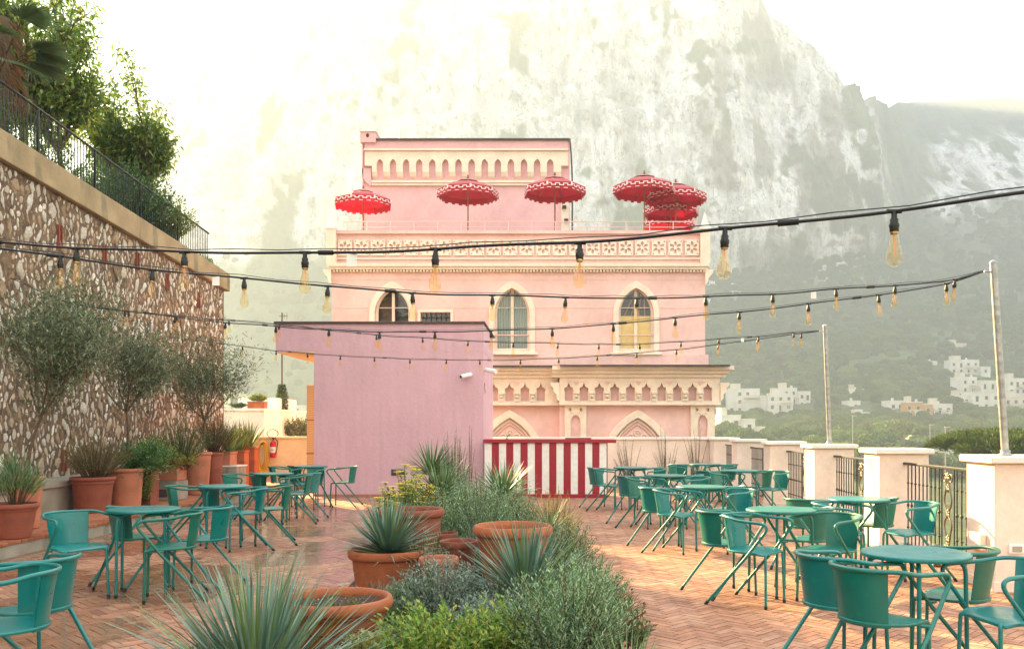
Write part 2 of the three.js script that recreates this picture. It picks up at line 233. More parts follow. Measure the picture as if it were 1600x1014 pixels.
const HOUSES = [ // label, sight left, right, top, foot, a first distance, wings, wall colour, seed, share of windows
  ['stepped bright white house just right of the villa corner', 1126, 1190, 650, 690, 255, [[0, 0.5, 1, 0], [0.5, 0.8, 0.85, 0.6], [0.8, 1, 0.55, 1]], 0, 1],
  ['long low white house above the stepped white one', 1138, 1214, 608, 645, 335, [[0, 0.65, 1, 0], [0.65, 1, 0.7, 0.8]], 0, 2, 0.5],
  ['white house with arches right of the long low one', 1200, 1237, 616, 645, 325, [[0, 1, 1, 1.2]], 0, 3],
  ['white house standing behind the first group, left of the far pole', 1222, 1266, 607, 634, 345, [[0, 0.55, 1, 0], [0.55, 1, 0.8, 0.5]], 0, 4],
  ['small white house halfway up, right of the far pole', 1326, 1350, 609, 622, 385, [[0, 1, 1, 0]], 0, 5, 0.6],
  ['small white cottage low on the slope, right of the far pole', 1334, 1358, 641, 656, 310, [[0, 0.6, 1, 0], [0.6, 1, 0.7, 0.4]], 0, 6],
  ['tiny white hut between the cottage and the ochre house', 1330, 1346, 627, 637, 345, [[0, 1, 1, 0]], 0, 7, 0.6],
  ['narrow white house left of the ochre house', 1391, 1413, 627, 641, 345, [[0, 1, 1, 0]], 0, 8],
  ['ochre yellow house in the middle of the hillside', 1416, 1456, 629, 650, 340, [[0, 0.65, 1, 0], [0.65, 1, 0.85, 0.4]], 2, 9],
  ['white house right of the ochre house', 1452, 1488, 632, 648, 345, [[0, 1, 1, 0]], 0, 10],
  ['highest white villa on the right hillside', 1486, 1546, 563, 587, 430, [[0, 0.75, 1, 0], [0.75, 1, 0.55, 0.5]], 0, 11],
  ['broad white house left of the thick pole', 1500, 1555, 590, 618, 400, [[0, 0.5, 1, 0], [0.5, 1, 0.8, 0.8]], 0, 12],
  ['white house below the broad one near the thick pole', 1494, 1560, 614, 638, 375, [[0, 0.35, 0.8, 0], [0.35, 1, 1, 0.6]], 0, 13],
  ['white house at the right edge beyond the thick pole', 1576, 1625, 592, 622, 400, [[0, 0.6, 1, 0], [0.6, 1, 0.8, 0.4]], 0, 14],
  ['low cream house at the right edge beyond the thick pole', 1560, 1630, 620, 642, 370, [[0, 1, 1, 0]], 1, 15],
  ['pale terrace house up the slope above the highest villa', 1487, 1512, 537, 545, 470, [[0, 1, 1, 0]], 1, 16, 0.5],
  ['small white house left of the highest villa', 1454, 1466, 565, 574, 425, [[0, 1, 1, 0]], 0, 17, 0.5],
  ['white house low behind the second pillar', 1454, 1490, 697, 720, 165, [[0, 1, 1, 0]], 0, 18, 0.5],
  ['hazy pale house left of the mauve block, low', 447, 486, 634, 664, 300, [[0, 0.6, 1, 0], [0.6, 1, 0.7, 0.5]], 1, 19],
  ['hazy pale house beside the ivy pole', 416, 440, 632, 662, 320, [[0, 1, 1, 0]], 1, 20, 0.6],
];
// each house stands where the slope reaches its foot
for (const h of HOUSES) { const u = (h[1] + h[2]) / 2; let best = 1e9, bd = h[5]; for (let t = -0.6; t < 3.2; t += 0.01) { const p = landAt(u, t), v = 667 - (p.y - EYE) * 1400 / -p.z, e = Math.abs(v - h[4] + 3); if (e < best) { best = e; bd = -p.z; } } if (h[5] > 170) h[5] = bd; }
const houseAt = HOUSES.map((h) => { const p = at((h[1] + h[2]) / 2, h[4], h[5]); return { x: p.x, z: p.z, w: (h[2] - h[1]) * h[5] / 2800 }; });
{ // the wood on the slopes: too many crowns to count
  const R = rngOf(77), g0 = new THREE.IcosahedronGeometry(1, 13), p = g0.attributes.position;
  const g = mergeVertices((g0.deleteAttribute('normal'), g0.deleteAttribute('uv'), g0), 1e-4), q = g.attributes.position;
  for (let i = 0; i < q.count; i++) { const v = V().fromBufferAttribute(q, i), n = 0.72 + 0.5 * fbm(v.x * 2.2 + 5, v.y * 2.2, v.z * 2.2, 3) + 0.2 * (hash3(i, 3, 9) - 0.5); q.setXYZ(i, v.x * n, v.y * n * 0.8, v.z * n); }
  const gf = g.toNonIndexed(); gf.computeVertexNormals();
  const N = 7600, im = new THREE.InstancedMesh(metric(gf), mat({ color: 0xffffff, roughness: 1 }), N), m4 = new THREE.Matrix4(), c = new THREE.Color();
  let n = 0;
  while (n < N) {
    const left = R() < 0.1, u = left ? lerp(150, 700, R()) : lerp(1040, 1760, R()), t = lerp(-0.42, u > 1395 ? 4.4 : 4.0, Math.pow(R(), 0.9)); const w = landAt(u, t);
    if (fbm(w.x / 40, w.z / 40, 91, 3) < 0.36 && R() < 0.7) continue;
    if (houseAt.some((h) => Math.abs(w.x - h.x) < h.w + 3 && w.z - h.z > -9 && w.z - h.z < 16)) continue;
    const s = (1.7 + 2.6 * R() * R()) * (t < 2 ? 0.85 : 1), k = 0.6 + 0.75 * R(), h = R();
    m4.compose(V(w.x, w.y + s * 0.45, w.z), new THREE.Quaternion().setFromEuler(new THREE.Euler(R() * 0.4, R() * 6.3, R() * 0.4)), V(s * (0.85 + 0.4 * R()), s * (0.8 + 0.6 * R()), s * (0.85 + 0.4 * R())));
    im.setMatrixAt(n, m4); im.setColorAt(n, c.setRGB(lerp(0.016, 0.066, h) * k, lerp(0.050, 0.100, h) * k, lerp(0.010, 0.016, h) * k)); n++;
  }
  im.name = numbered('forest'); im.castShadow = im.receiveShadow = true; stuff(im); tag(im, 'green wood covering the hillside below the cliffs', 'forest'); scene.add(im);
}

// ---------- the pink villa ----------
{
  const Z = -32, X = (u) => ax(u, 32), Y = (v) => ay(v, 32), px = 32 / 1400;
  const t = thing('villa', 'pink palazzo villa with cream pointed windows, friezes and a set back tower', 'villa');
  const M_relief = M.cream;
  // upper wall with three pointed window openings and a small square one
  const winU = [613, 800, 994], wall = shapeOf(rectPts(X(518), X(1102), Y(590), Y(366)));
  for (const u of winU) wall.holes.push(shapeOf(lancetPts(X(u), Y(549), 1.30, 1.32, 2.28, 10), THREE.Path));
  wall.holes.push(shapeOf(rectPts(X(657), X(704), Y(520), Y(488)), THREE.Path));
  obj('wall', [ext(wall, 0.45, Z - 0.45), box(X(518), X(518) + 0.4, -6, Y(366), Z - 12, Z - 0.45), box(X(1102) - 0.4, X(1102), -6, Y(366), Z - 12, Z - 0.45), box(X(518) + 0.4, X(1102) - 0.4, -6, Y(366), Z - 12, Z - 11.6)], M.villa, t);
  obj('terrace_slab', [box(X(518) + 0.41, X(1102) - 0.41, Y(383), Y(378), Z - 11.58, Z - 0.47)], M.concrete, t);
  // low joints in the render of the wall
  for (const v of [437, 481]) obj('joint_band', [box(X(519), X(1101), Y(v) - 0.012, Y(v) + 0.012, Z, Z + 0.012)], M.villa, t);
  obj('parapet_cap', [box(X(514), X(1106), Y(366), Y(361), Z - 0.5, Z + 0.12)], M.villa, t);
  obj('belt_moulding', [box(X(513), X(1107), Y(418), Y(413), Z, Z + 0.26), box(X(515), X(1105), Y(422), Y(418), Z, Z + 0.19), box(X(516), X(1104), Y(405.5), Y(403.5), Z, Z + 0.08)], M_relief, t);
  { const teeth = []; for (let u = 521; u < 1101; u += 5.2) teeth.push(box(X(u), X(u + 3.2), Y(425.6), Y(422), Z, Z + 0.14)); stuff(obj('dentils', teeth, M_relief, t)); }
  for (const u of [519, 1101]) {
    const s = u < 800 ? -1 : 1, x = X(u);
    obj('corner_pier', [box(x - 0.17, x + 0.17, Y(413), Y(360), Z + 0.002, Z + 0.24)], M_relief, t);
    const c = new THREE.ConeGeometry(0.22, 0.62, 4); c.rotateY(Math.PI / 4); c.translate(x, Y(360) + 0.37, Z + 0.05); obj('pinnacle', [c, box(x - 0.2, x + 0.2, Y(360), Y(360) + 0.07, Z - 0.15, Z + 0.27)], M.white, t);
    const br = shapeOf([[0, 0], [0.3 * s, 0], [0.26 * s, -0.12], [0.12 * s, -0.3], [0.06 * s, -0.5], [0, -0.56]]); const g = ext(br, 0.3, 0); g.translate(X(u < 800 ? 518.5 : 1101.5), Y(422), Z - 0.12); obj('bracket', g, M_relief, t);
  }
  // frieze of pierced panels
  {
    const w = 0.49, h = 0.54, s = shapeOf(rectPts(-w / 2, w / 2, -h / 2, h / 2));
    for (let k = 0; k < 6; k++) { const a = k / 6 * Math.PI * 2 + Math.PI / 6, e = new THREE.Path(); e.absellipse(Math.cos(a) * 0.14, Math.sin(a) * 0.14, 0.09, 0.055, 0, Math.PI * 2, false, a); s.holes.push(e); }
    for (const [i, j] of [[1, 1], [1, -1], [-1, 1], [-1, -1]]) { const e = new THREE.Path(); e.absellipse(i * 0.205, j * 0.22, 0.03, 0.03, 0, Math.PI * 2); s.holes.push(e); }
    const g = ext(s, 0.05, 0, 0.008, 5);
    for (let k = 0; k < 22; k++) { const o = obj('frieze_panel', g, M_relief, t); o.position.set(lerp(X(539), X(1081), k / 21), Y(387.5), Z + 0.012); }
  }
  // windows
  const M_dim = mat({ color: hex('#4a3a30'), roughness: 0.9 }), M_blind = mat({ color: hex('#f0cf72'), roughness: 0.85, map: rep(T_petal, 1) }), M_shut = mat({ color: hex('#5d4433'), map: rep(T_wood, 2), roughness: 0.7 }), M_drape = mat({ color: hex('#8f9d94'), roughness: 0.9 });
  winU.forEach((u, i) => {
    const w = part('window', t), x = X(u), y0 = Y(549), outer = shapeOf(lancetPts(x, y0 - 0.04, 1.62, 1.38, 2.52, 12)); outer.holes.push(shapeOf(lancetPts(x, y0 - 0.001, 1.26, 1.32, 2.25, 12), THREE.Path));
    obj('surround', [ext(outer, 0.10, Z + 0.003, 0.012)], M_relief, w);
    obj('sill', [rbox(x - 0.92, x + 0.92, y0 - 0.14, y0 - 0.045, Z + 0.004, Z + 0.2, 0.015)], M_relief, w);
    const fr = shapeOf(lancetPts(x, y0, 1.29, 1.32, 2.27, 12)); 
    for (const s of [-1, 1]) { const pts = lancetPts(0, 0, 1.08, 1.28, 2.10, 10).map(([a, b]) => [a, b + 0.12]).filter(([a]) => a * s >= -0.01).map(([a, b]) => [Math.abs(a) < 0.05 ? 0.05 * s : a, b]); pts.push([0.05 * s, 0.12]); fr.holes.push(shapeOf((s > 0 ? pts : pts.reverse()).map(([a, b]) => [x + a, y0 + b]), THREE.Path)); }
    obj('frame', [ext(fr, 0.07, Z - 0.22, 0)], M.cream, w);
    obj('pane', [ext(shapeOf(lancetPts(x, y0 + 0.05, 1.22, 1.28, 2.16, 10)), 0.008, Z - 0.19)], M.glass, w);
    obj('guard_bar', [rod(V(x - 0.63, y0 + 0.58, Z - 0.07), V(x + 0.63, y0 + 0.58, Z - 0.07), 0.022)], M.villa, w);
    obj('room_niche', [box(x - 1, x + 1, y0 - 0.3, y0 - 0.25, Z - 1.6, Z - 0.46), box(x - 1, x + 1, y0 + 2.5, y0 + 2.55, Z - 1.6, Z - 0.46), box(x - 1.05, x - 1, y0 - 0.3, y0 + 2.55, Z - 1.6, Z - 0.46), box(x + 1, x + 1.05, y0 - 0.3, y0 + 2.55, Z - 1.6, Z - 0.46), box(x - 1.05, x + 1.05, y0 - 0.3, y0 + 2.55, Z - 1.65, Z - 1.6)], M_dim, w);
    if (i === 0) obj('shutter', [box(x - 0.5, x + 0.02, y0 + 0.05, y0 + 1.98, Z - 0.42, Z - 0.38)], M_shut, w);
    if (i === 1) { const c = []; for (let k = 0; k < 12; k++) { const a = x - 0.6 + k * 0.1; c.push(rod(V(a, y0 + 0.02, Z - 0.44), V(a, y0 + 2.15, Z - 0.44), 0.055, 0.055, 6)); } obj('curtain', c, M_drape, w); }
    if (i === 2) { obj('blind', [box(x - 0.62, x + 0.62, y0, y0 + 1.30, Z - 0.34, Z - 0.32)], M_blind, w); obj('lattice', [-0.4, -0.15, 0.1, 0.35].map((k) => rod(V(x + k, y0 + 1.3, Z - 0.4), V(x + k * 0.4 + 0.18, y0 + 2.2, Z - 0.4), 0.025)), M.wood, w); }
  });
  {
    const w = part('small_window', t), x0 = X(657), x1 = X(704), y0 = Y(520), y1 = Y(488);
    obj('surround', [ext((() => { const s = shapeOf(rectPts(x0 - 0.1, x1 + 0.1, y0 - 0.1, y1 + 0.1)); s.holes.push(shapeOf(rectPts(x0, x1, y0, y1), THREE.Path)); return s; })(), 0.07, Z + 0.003)], M.cream, w);
    const b = []; for (let k = 1; k < 6; k++) b.push(rod(V(lerp(x0, x1, k / 6), y0, Z - 0.08), V(lerp(x0, x1, k / 6), y1, Z - 0.08), 0.012)); for (let k = 1; k < 4; k++) b.push(rod(V(x0, lerp(y0, y1, k / 4), Z - 0.1), V(x1, lerp(y0, y1, k / 4), Z - 0.1), 0.012)); obj('grille', b, M.iron, w);
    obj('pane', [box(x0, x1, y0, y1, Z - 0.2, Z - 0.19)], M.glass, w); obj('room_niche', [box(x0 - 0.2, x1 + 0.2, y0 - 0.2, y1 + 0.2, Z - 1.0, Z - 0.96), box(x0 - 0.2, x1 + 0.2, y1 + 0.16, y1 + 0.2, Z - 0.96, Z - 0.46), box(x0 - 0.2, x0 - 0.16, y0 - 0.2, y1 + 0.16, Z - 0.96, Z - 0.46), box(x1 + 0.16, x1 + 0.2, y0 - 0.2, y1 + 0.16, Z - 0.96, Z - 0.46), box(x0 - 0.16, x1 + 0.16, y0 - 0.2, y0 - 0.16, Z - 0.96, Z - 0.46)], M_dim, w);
  }
  obj('plinth', [box(X(884), X(1106.5), Y(577), Y(554.5), Z + 0.004, Z + 0.12), box(X(760), X(884), Y(577), Y(556.5), Z + 0.004, Z + 0.06)], M.villa, t);
  // lower storey: recessed part and a bay that stands forward
  const ZB = Z + 0.7, xb0 = X(874), xb1 = X(1112);
  const roof = (x0, x1, z1) => { const s = shapeOf([[0, 0], [z1, -0.08], [z1, -0.13], [0, -0.12]]), g = ext(s, x1 - x0, 0); g.rotateY(-Math.PI / 2); g.translate(x1, Y(571), Z + 0.13); return g; };
  obj('lean_to_roof', [roof(X(745), X(874.5), 0.95), roof(X(874.5), X(1128), 1.45)], M.slate, t);
  obj('lower_wall', [box(X(700), xb0, -6, Y(577), Z + 0.005, Z + 0.3), box(xb0, xb1, -6, Y(577), Z + 0.005, ZB)], M.villa, t);
  const corn = (x0, x1, z, e) => [box(x0, x1 + e * 0.55, Y(581.5), Y(575.6), Z + 0.31, z + 0.62), box(x0, x1 + e * 0.42, Y(586.5), Y(581.5), Z + 0.31, z + 0.48), box(x0, x1 + e * 0.3, Y(592), Y(586.5), Z + 0.31, z + 0.36)];
  obj('cornice', [...corn(X(745), xb0 - 0.02, Z + 0.3, 0), ...corn(xb0 - 0.25, xb1, ZB, 1)], M_relief, t);
  const tre = (x, y0) => { const w = 0.14, p = [[x - w, y0], [x - w, y0 + 0.30]]; const arc = (cx, cy, r, a0, a1) => { for (let k = 0; k <= 5; k++) { const a = lerp(a0, a1, k / 5); p.push([cx + r * Math.cos(a), cy + r * Math.sin(a)]); } }; arc(x - 0.08, y0 + 0.40, 0.08, Math.PI * 1.15, Math.PI * 0.45); p.push([x - 0.055, y0 + 0.5], [x, y0 + 0.62], [x + 0.055, y0 + 0.5]); arc(x + 0.08, y0 + 0.40, 0.08, Math.PI * 0.55, -Math.PI * 0.15); p.push([x + w, y0 + 0.30], [x + w, y0]); return p; };
  const arcade = (x0, x1, us, z) => {
    const y0 = Y(629), s = shapeOf(rectPts(x0, x1, y0 - 0.002, Y(592))); for (const u of us) s.holes.push(shapeOf(tre(X(u), y0 + 0.03), THREE.Path)); obj('arcade', [ext(s, 0.26, z + 0.004, 0)], M_relief, t);
    obj('arcade_ledge', [box(x0 - 0.02, x1 + 0.02, Y(634), y0 - 0.004, z + 0.004, z + 0.34)], M_relief, t);
    for (let k = 0; k + 1 < us.length; k++) { const x = (X(us[k]) + X(us[k + 1])) / 2; const c = [rbox(x - 0.1, x + 0.1, y0 + 0.26, y0 + 0.36, z + 0.262, z + 0.42, 0.02, 1), rbox(x - 0.075, x + 0.075, y0 + 0.12, y0 + 0.255, z + 0.262, z + 0.36, 0.03, 1), rbox(x - 0.09, x + 0.09, y0 + 0.01, y0 + 0.115, z + 0.262, z + 0.33, 0.02, 1)]; const q = new THREE.SphereGeometry(0.055, 8, 6); q.translate(x, y0 + 0.19, z + 0.37); c.push(q); obj('corbel', c, M_relief, t);
      if (k % 2 === 0) { const hs = new THREE.Shape(); hs.moveTo(0, -0.1); hs.bezierCurveTo(-0.16, 0.02, -0.08, 0.1, 0, 0.045); hs.bezierCurveTo(0.08, 0.1, 0.16, 0.02, 0, -0.1); const h = ext(hs, 0.015, 0); h.translate(x, y0 + 0.66, z + 0.266); obj('heart_relief', [h, box(x - 0.3, x - 0.1, y0 + 0.69, y0 + 0.705, z + 0.266, z + 0.28), box(x + 0.1, x + 0.3, y0 + 0.69, y0 + 0.705, z + 0.266, z + 0.28)], M.villa, t); } }
  };
  arcade(X(738), xb0 - 0.05, [749, 773, 797, 821, 845.5], Z + 0.3);
  arcade(xb0, xb1 + 0.12, [888, 911, 934.5, 957.8, 981.8, 1005.7, 1029, 1052.8, 1076, 1099], ZB);
  { const s = shapeOf([[0, 0], [-0.32, 0], [-0.3, -0.1], [-0.2, -0.2], [-0.22, -0.3], [-0.1, -0.42], [-0.1, -0.55], [0, -0.66]]), g = ext(s, 0.3, 0); g.translate(xb0 - 0.003, Y(600), ZB + 0.02); obj('bracket', g, M_relief, t); const g2 = g.clone(); g2.scale(-1, 1, 1); g2.translate(xb0 + xb1 + 0.13, 0, 0); g2.computeVertexNormals(); obj('bracket', plain(g2), M_relief, t); }
  for (const [u0, u1] of [[882, 915], [1074, 1110]]) {
    const p = part('pilaster', t), x0 = X(u0), x1 = X(u1), s = shapeOf(rectPts(x0, x1, -6, Y(634) - 0.002)); s.holes.push(shapeOf(lancetPts((x0 + x1) / 2, -5, 0.34, 5 + Y(660), 5 + Y(648), 6), THREE.Path)); for (const k of [-1, 1]) { const e = new THREE.Path(); e.absellipse((x0 + x1) / 2 + k * 0.19, Y(641), 0.05, 0.06, 0, 6.283); s.holes.push(e); }
    obj('shaft', [ext(s, 0.13, ZB + 0.003, 0)], M_relief, p); obj('tracery', [-1, 1].map((k) => tube([V((x0 + x1) / 2 + k * 0.02, Y(650), ZB + 0.13), V((x0 + x1) / 2 + k * 0.1, Y(645.5), ZB + 0.14), V((x0 + x1) / 2 + k * 0.2, Y(647), ZB + 0.13), V((x0 + x1) / 2 + k * 0.2, Y(655), ZB + 0.13)], 0.022, 12, 6)), M_relief, p);
  }
  for (const [u, z] of [[797, Z + 0.3], [993, ZB]]) {
    const l = part('lunette', t), x = X(u), y0 = Y(730), s = shapeOf(lancetPts(x, y0, 2.62, 0.01, 2.02, 14)); s.holes.push(shapeOf(lancetPts(x, y0, 2.18, 0.01, 1.76, 14), THREE.Path));
    obj('arch', [ext(s, 0.16, z + 0.003, 0.015)], M_relief, l);
    const inner = lancetPts(x, y0, 2.02, 0.01, 1.66, 22), beads = [], scroll = [];
    inner.forEach(([a, b], i) => { if (b > Y(700)) { const q = new THREE.SphereGeometry(0.05, 6, 5); q.translate(a, b, z + 0.03); beads.push(q); if (inner[i + 1]) { const q2 = q.clone(); q2.translate((inner[i + 1][0] - a) / 2, (inner[i + 1][1] - b) / 2, 0); beads.push(q2); } } });
    stuff(obj('beading', beads, M_relief, l));
    obj('rib', [tube(lancetPts(x, y0, 1.84, 0.01, 1.52, 12).map(([a, b]) => V(a, b, z + 0.02)), 0.035, 60, 6)], M.villa, l);
    for (const [a, b, r] of [[0, 1.22, 0.1], [-0.24, 1.08, 0.1], [0.24, 1.08, 0.1], [-0.46, 0.93, 0.08], [0.46, 0.93, 0.08], [-0.62, 0.75, 0.07], [0.62, 0.75, 0.07], [0, 0.98, 0.08]]) { const q = new THREE.TorusGeometry(r, 0.026, 5, 14, 5); q.translate(x + a, y0 + b, z + 0.02); scroll.push(q); const q3 = new THREE.SphereGeometry(r * 0.4, 6, 5); q3.translate(x + a, y0 + b, z + 0.02); scroll.push(q3); }
    stuff(obj('scrollwork', scroll, M_relief, l));
    const a2 = new THREE.TorusGeometry(0.62, 0.05, 6, 20, Math.PI); a2.scale(1, 0.5, 1); a2.translate(x, y0 + 0.6, z + 0.02); obj('inner_arch', [a2], M_relief, l);
  }
  // tower
  {
    const w = part('tower', t), d = 38, TX = (u) => ax(u, d), TY = (v) => ay(v, d), z = -d;
    obj('tower_wall', [box(TX(568), TX(890), TY(400), TY(222), z - 5, z)], M.tower, w);
    obj('coping', [box(TX(567), TX(889), TY(222), TY(219.5), z - 5.1, z + 0.32)], M.slate, w);
    obj('band', [box(TX(571), TX(887), TY(235), TY(222.2), z + 0.004, z + 0.22)], M.tower, w);
    obj('moulding', [box(TX(570), TX(888), TY(238), TY(235.1), z + 0.004, z + 0.3), box(TX(581), TX(889.5), TY(286.5), TY(283.5), z + 0.004, z + 0.16), box(TX(581), TX(889), TY(290.5), TY(286.6), z + 0.004, z + 0.1)], M.cream, w);
    const s = shapeOf(rectPts(TX(571), TX(888), TY(261), TY(238.2))); const us = []; for (let k = 0; k < 14; k++) us.push(594.5 + 20.4 * k);
    const comb = [[TX(571), TY(238.2)], [TX(571), TY(261)]]; for (const u of us) { const p = lancetPts(TX(u), TY(261), 0.28, 0.06, 0.285, 5); comb.push(...p); } comb.push([TX(888), TY(261)], [TX(888), TY(238.2)]);
    obj('arcade', [ext(shapeOf(comb), 0.2, z + 0.004, 0)], M.cream, w);
    for (let k = -1; k < 14; k++) { const a = k < 0 ? TX(582) : TX(us[k]) + 0.14, b = k < 0 ? TX(us[0]) - 0.14 : k === 13 ? TX(877) : TX(us[k + 1]) - 0.14; const c = shapeOf([[0, 0], [0.2, 0], [0.19, -0.25], [0.1, -0.42], [0, -0.5]]), g = ext(c, b - a, 0); g.rotateY(-Math.PI / 2); g.translate(b, TY(261) - 0.002, z + 0.004); obj('corbel', g, M.cream, w); }
    const q = new THREE.CylinderGeometry(0.45, 0.45, 0.4, 20, 1, false, 0, Math.PI / 2); obj('corner_strip', [box(TX(877), TX(889), TY(400), TY(290.8), z + 0.004, z + 0.06)], M.cream, w);
    { const c = shapeOf([[0, 0], [-0.38, 0], [-0.36, -0.3], [-0.26, -0.55], [0, -0.75]]), g = ext(c, 0.9, 0); g.translate(TX(580), TY(264), z - 0.8); g.scale(1, 1, 1); obj('corner_corbel', g, M.tower, w); obj('side_pier', [box(TX(566), TX(568), TY(400), TY(222), z - 5, z + 0.1)], M.tower, w); }
    const ch = part('chimney', t); obj('stack', [box(TX(565), TX(589), TY(226), TY(210), z - 0.45, z + 0.34)], M.tower, ch); obj('cap', [box(TX(564), TX(590), TY(210), TY(208.5), z - 0.5, z + 0.4), (() => { const c = new THREE.ConeGeometry(0.42, 0.16, 4); c.rotateY(Math.PI / 4); c.translate(TX(577), TY(208.5) + 0.08, z - 0.05); return c; })()], M.white, ch);
    { const e = new THREE.CircleGeometry(0.07, 12); e.scale(1, 1.3, 1); e.translate(TX(576.5), TY(215.5), z + 0.345); obj('vent_hole', [e], M.dark, ch); }
    const pipe = [V(TX(889) + 0.03, TY(220), z + 0.3), V(TX(891) + 0.03, TY(240), z + 0.15), V(TX(893) + 0.03, TY(280), z + 0.05), V(TX(893) + 0.03, TY(360), z + 0.05)]; obj('rain_pipe', [tube(pipe, 0.035, 20, 6)], M.slate, w);
    const a = part('roof_antenna', t); obj('mast', [rod(V(TX(622), TY(222), z - 0.4), V(TX(622), TY(196), z - 0.4), 0.015)], M.steel, a); obj('boom', [rod(V(TX(617), TY(214), z - 0.4), V(TX(655), TY(212), z - 0.4), 0.012), ...[620, 628, 636, 644, 652].map((u) => rod(V(TX(u), TY(214) - 0.08, z - 0.4), V(TX(u), TY(214) + 0.16, z - 0.4), 0.007))], M.steel, a);
    for (const [u, v] of [[882, 325], [885, 346]]) { const f = part('floodlight', t), p = V(TX(u), TY(v), z + 0.12); obj('lamp_head', [rbox(p.x - 0.1, p.x + 0.08, p.y - 0.07, p.y + 0.07, p.z, p.z + 0.12, 0.02)], M.black, f); obj('arm', [rod(V(p.x, p.y, p.z - 0.1), V(p.x, p.y, p.z), 0.02)], M.iron, f); }
  }
  // roof terrace railing
  {
    const r = part('railing', t), z = Z - 0.28, posts = []; const yb = Y(361), yt = Y(343.5);
    obj('top_rail', [rod(V(X(533), yt, z), V(X(1092), yt, z), 0.018)], M.villa, r); obj('mid_rail', [rod(V(X(533), lerp(yb, yt, 0.5), z), V(X(1092), lerp(yb, yt, 0.5), z), 0.012)], M.villa, r);
    for (let u = 533; u <= 1093; u += 37.2) obj('post', [rod(V(X(u), yb - 0.1, z), V(X(u), yt, z), 0.018)], M.villa, r);
  }
}
// ---------- roof parasols ----------
{
  const deck = ay(378, 32), n = 8, R0 = 1.14, rise = 0.42, drop = 0.27;
  const src = thing('parasol', '', 'parasol', [0, 0, 0], 0, 'red parasols on the roof terrace');
  obj('pole', [rod(V(0, 0, 0), V(0, 2.62, 0), 0.03, 0.025)], M.wood, src); obj('base', [lathe([[0, 0], [0.3, 0], [0.3, 0.05], [0.06, 0.09], [0.05, 0.3], [0, 0.3]])], M.whitePaint, src);
  obj('finial', [lathe([[0, 0], [0.05, 0], [0.03, 0.05], [0.045, 0.08], [0, 0.13]], 10).translate(0, 2.64, 0)], M.wood, src);
  const yE = 2.14, yA = 2.62, P = (a, r, y) => V(Math.cos(a) * r, y, Math.sin(a) * r);
  const quad = (a, b, c, d) => { const g = new THREE.BufferGeometry(); g.setAttribute('position', new THREE.Float32BufferAttribute([...a, ...b, ...c, ...a, ...c, ...d].flatMap((p) => p.toArray ? p.toArray() : p), 3)); g.computeVertexNormals(); return metric(g); };
  for (let k = 0; k < n; k++) {
    const a = (k - 0.5) / n * 6.2832, b = (k + 0.5) / n * 6.2832, pn = part('canopy_panel', src), L = [];
    const rr = [0.02, 0.4, 0.42, 0.8, R0], yy = [yA, yA - 0.13, yA - 0.19, yA - 0.30, yE];
    for (let i = 0; i < 4; i++) if (i !== 1) L.push(quad([P(a, rr[i], yy[i])], [P(b, rr[i], yy[i])], [P(b, rr[i + 1], yy[i + 1])], [P(a, rr[i + 1], yy[i + 1])]));
    // valance with a battlemented hem
    const A = P(a, R0, yE), B = P(b, R0, yE), m = 6; for (let i = 0; i < m; i++) { const p = A.clone().lerp(B, i / m), q = A.clone().lerp(B, (i + 1) / m), h = drop - (i % 2 ? 0.05 : 0); L.push(quad([p], [q], [q.clone().setY(yE - h).multiplyScalar(1)], [p.clone().setY(yE - h)])); }
    obj('cloth', L, M.canopy, pn);
    // white key pattern, standing just off the cloth
    const T = [], out = A.clone().add(B).setY(0).normalize(), hor = B.clone().sub(A).normalize(), strip = (s0, s1, h0, h1) => { const o = out.clone().multiplyScalar(0.008), p = (s, h) => A.clone().lerp(B, s).add(o).setY(yE - h); T.push(quad([p(s0, h0)], [p(s1, h0)], [p(s1, h1)], [p(s0, h1)])); };
    const steps = 6; for (let i = 0; i < steps; i++) { const hi = i % 2 ? 0.045 : 0.105; strip(i / steps, (i + 1) / steps, hi, hi + 0.026); if (i) strip(i / steps - 0.016, i / steps + 0.016, 0.045, 0.135); }
    strip(0, 0.035, -0.0, 0.13); strip(0.965, 1, -0.0, 0.13); for (let i = 0; i < m; i++) if (i % 2) strip(i / m, (i + 1) / m, drop - (i % 2 ? 0.05 : 0) - 0.02, drop - (i % 2 ? 0.05 : 0));
    
    const vent = T; { const o = 0.006, p = (r, y, q) => P(q, r, y + o); vent.push(quad([p(0.36, yA - 0.115, a)], [p(0.36, yA - 0.115, b)], [p(0.4, yA - 0.128, b)], [p(0.4, yA - 0.128, a)])); } stuff(obj('trim', T, M.trim, pn));
  }
  for (let k = 0; k < n; k++) { const a = (k + 0.5) / n * 6.2832; obj('rib', [rod(P(a, 0.04, yA - 0.03), P(a, R0 - 0.02, yE - 0.012), 0.012, 0.012, 5)], M.wood, src); }
  const spots = [[567, 34.8, 0, 'leftmost red parasol on the roof terrace, by the chimney corner'], [731, 33.5, 0.07, 'second red parasol from the left, before the tower wall'], [867, 33.3, 0.13, 'red parasol at the right end of the tower wall'], [1007, 33.2, 0.18, 'large front red parasol on the open roof right of the tower'], [1056, 34.3, 0.16, 'red parasol half hidden behind the large front one at right'], [1049, 36.2, 0, 'lower middle red parasol of the cluster at right'], [1045, 38.4, -0.05, 'farthest and lowest red parasol of the cluster at right']];
  spots.forEach(([u, d, dy, label], i) => { const o = i ? copy(src, label) : src; o.userData.label = label; o.position.set(ax(u, d), deck + 0.02, -d); o.rotation.y = i * 0.37 + 0.2; o.scale.setScalar(1 + dy * 0.25); });
}
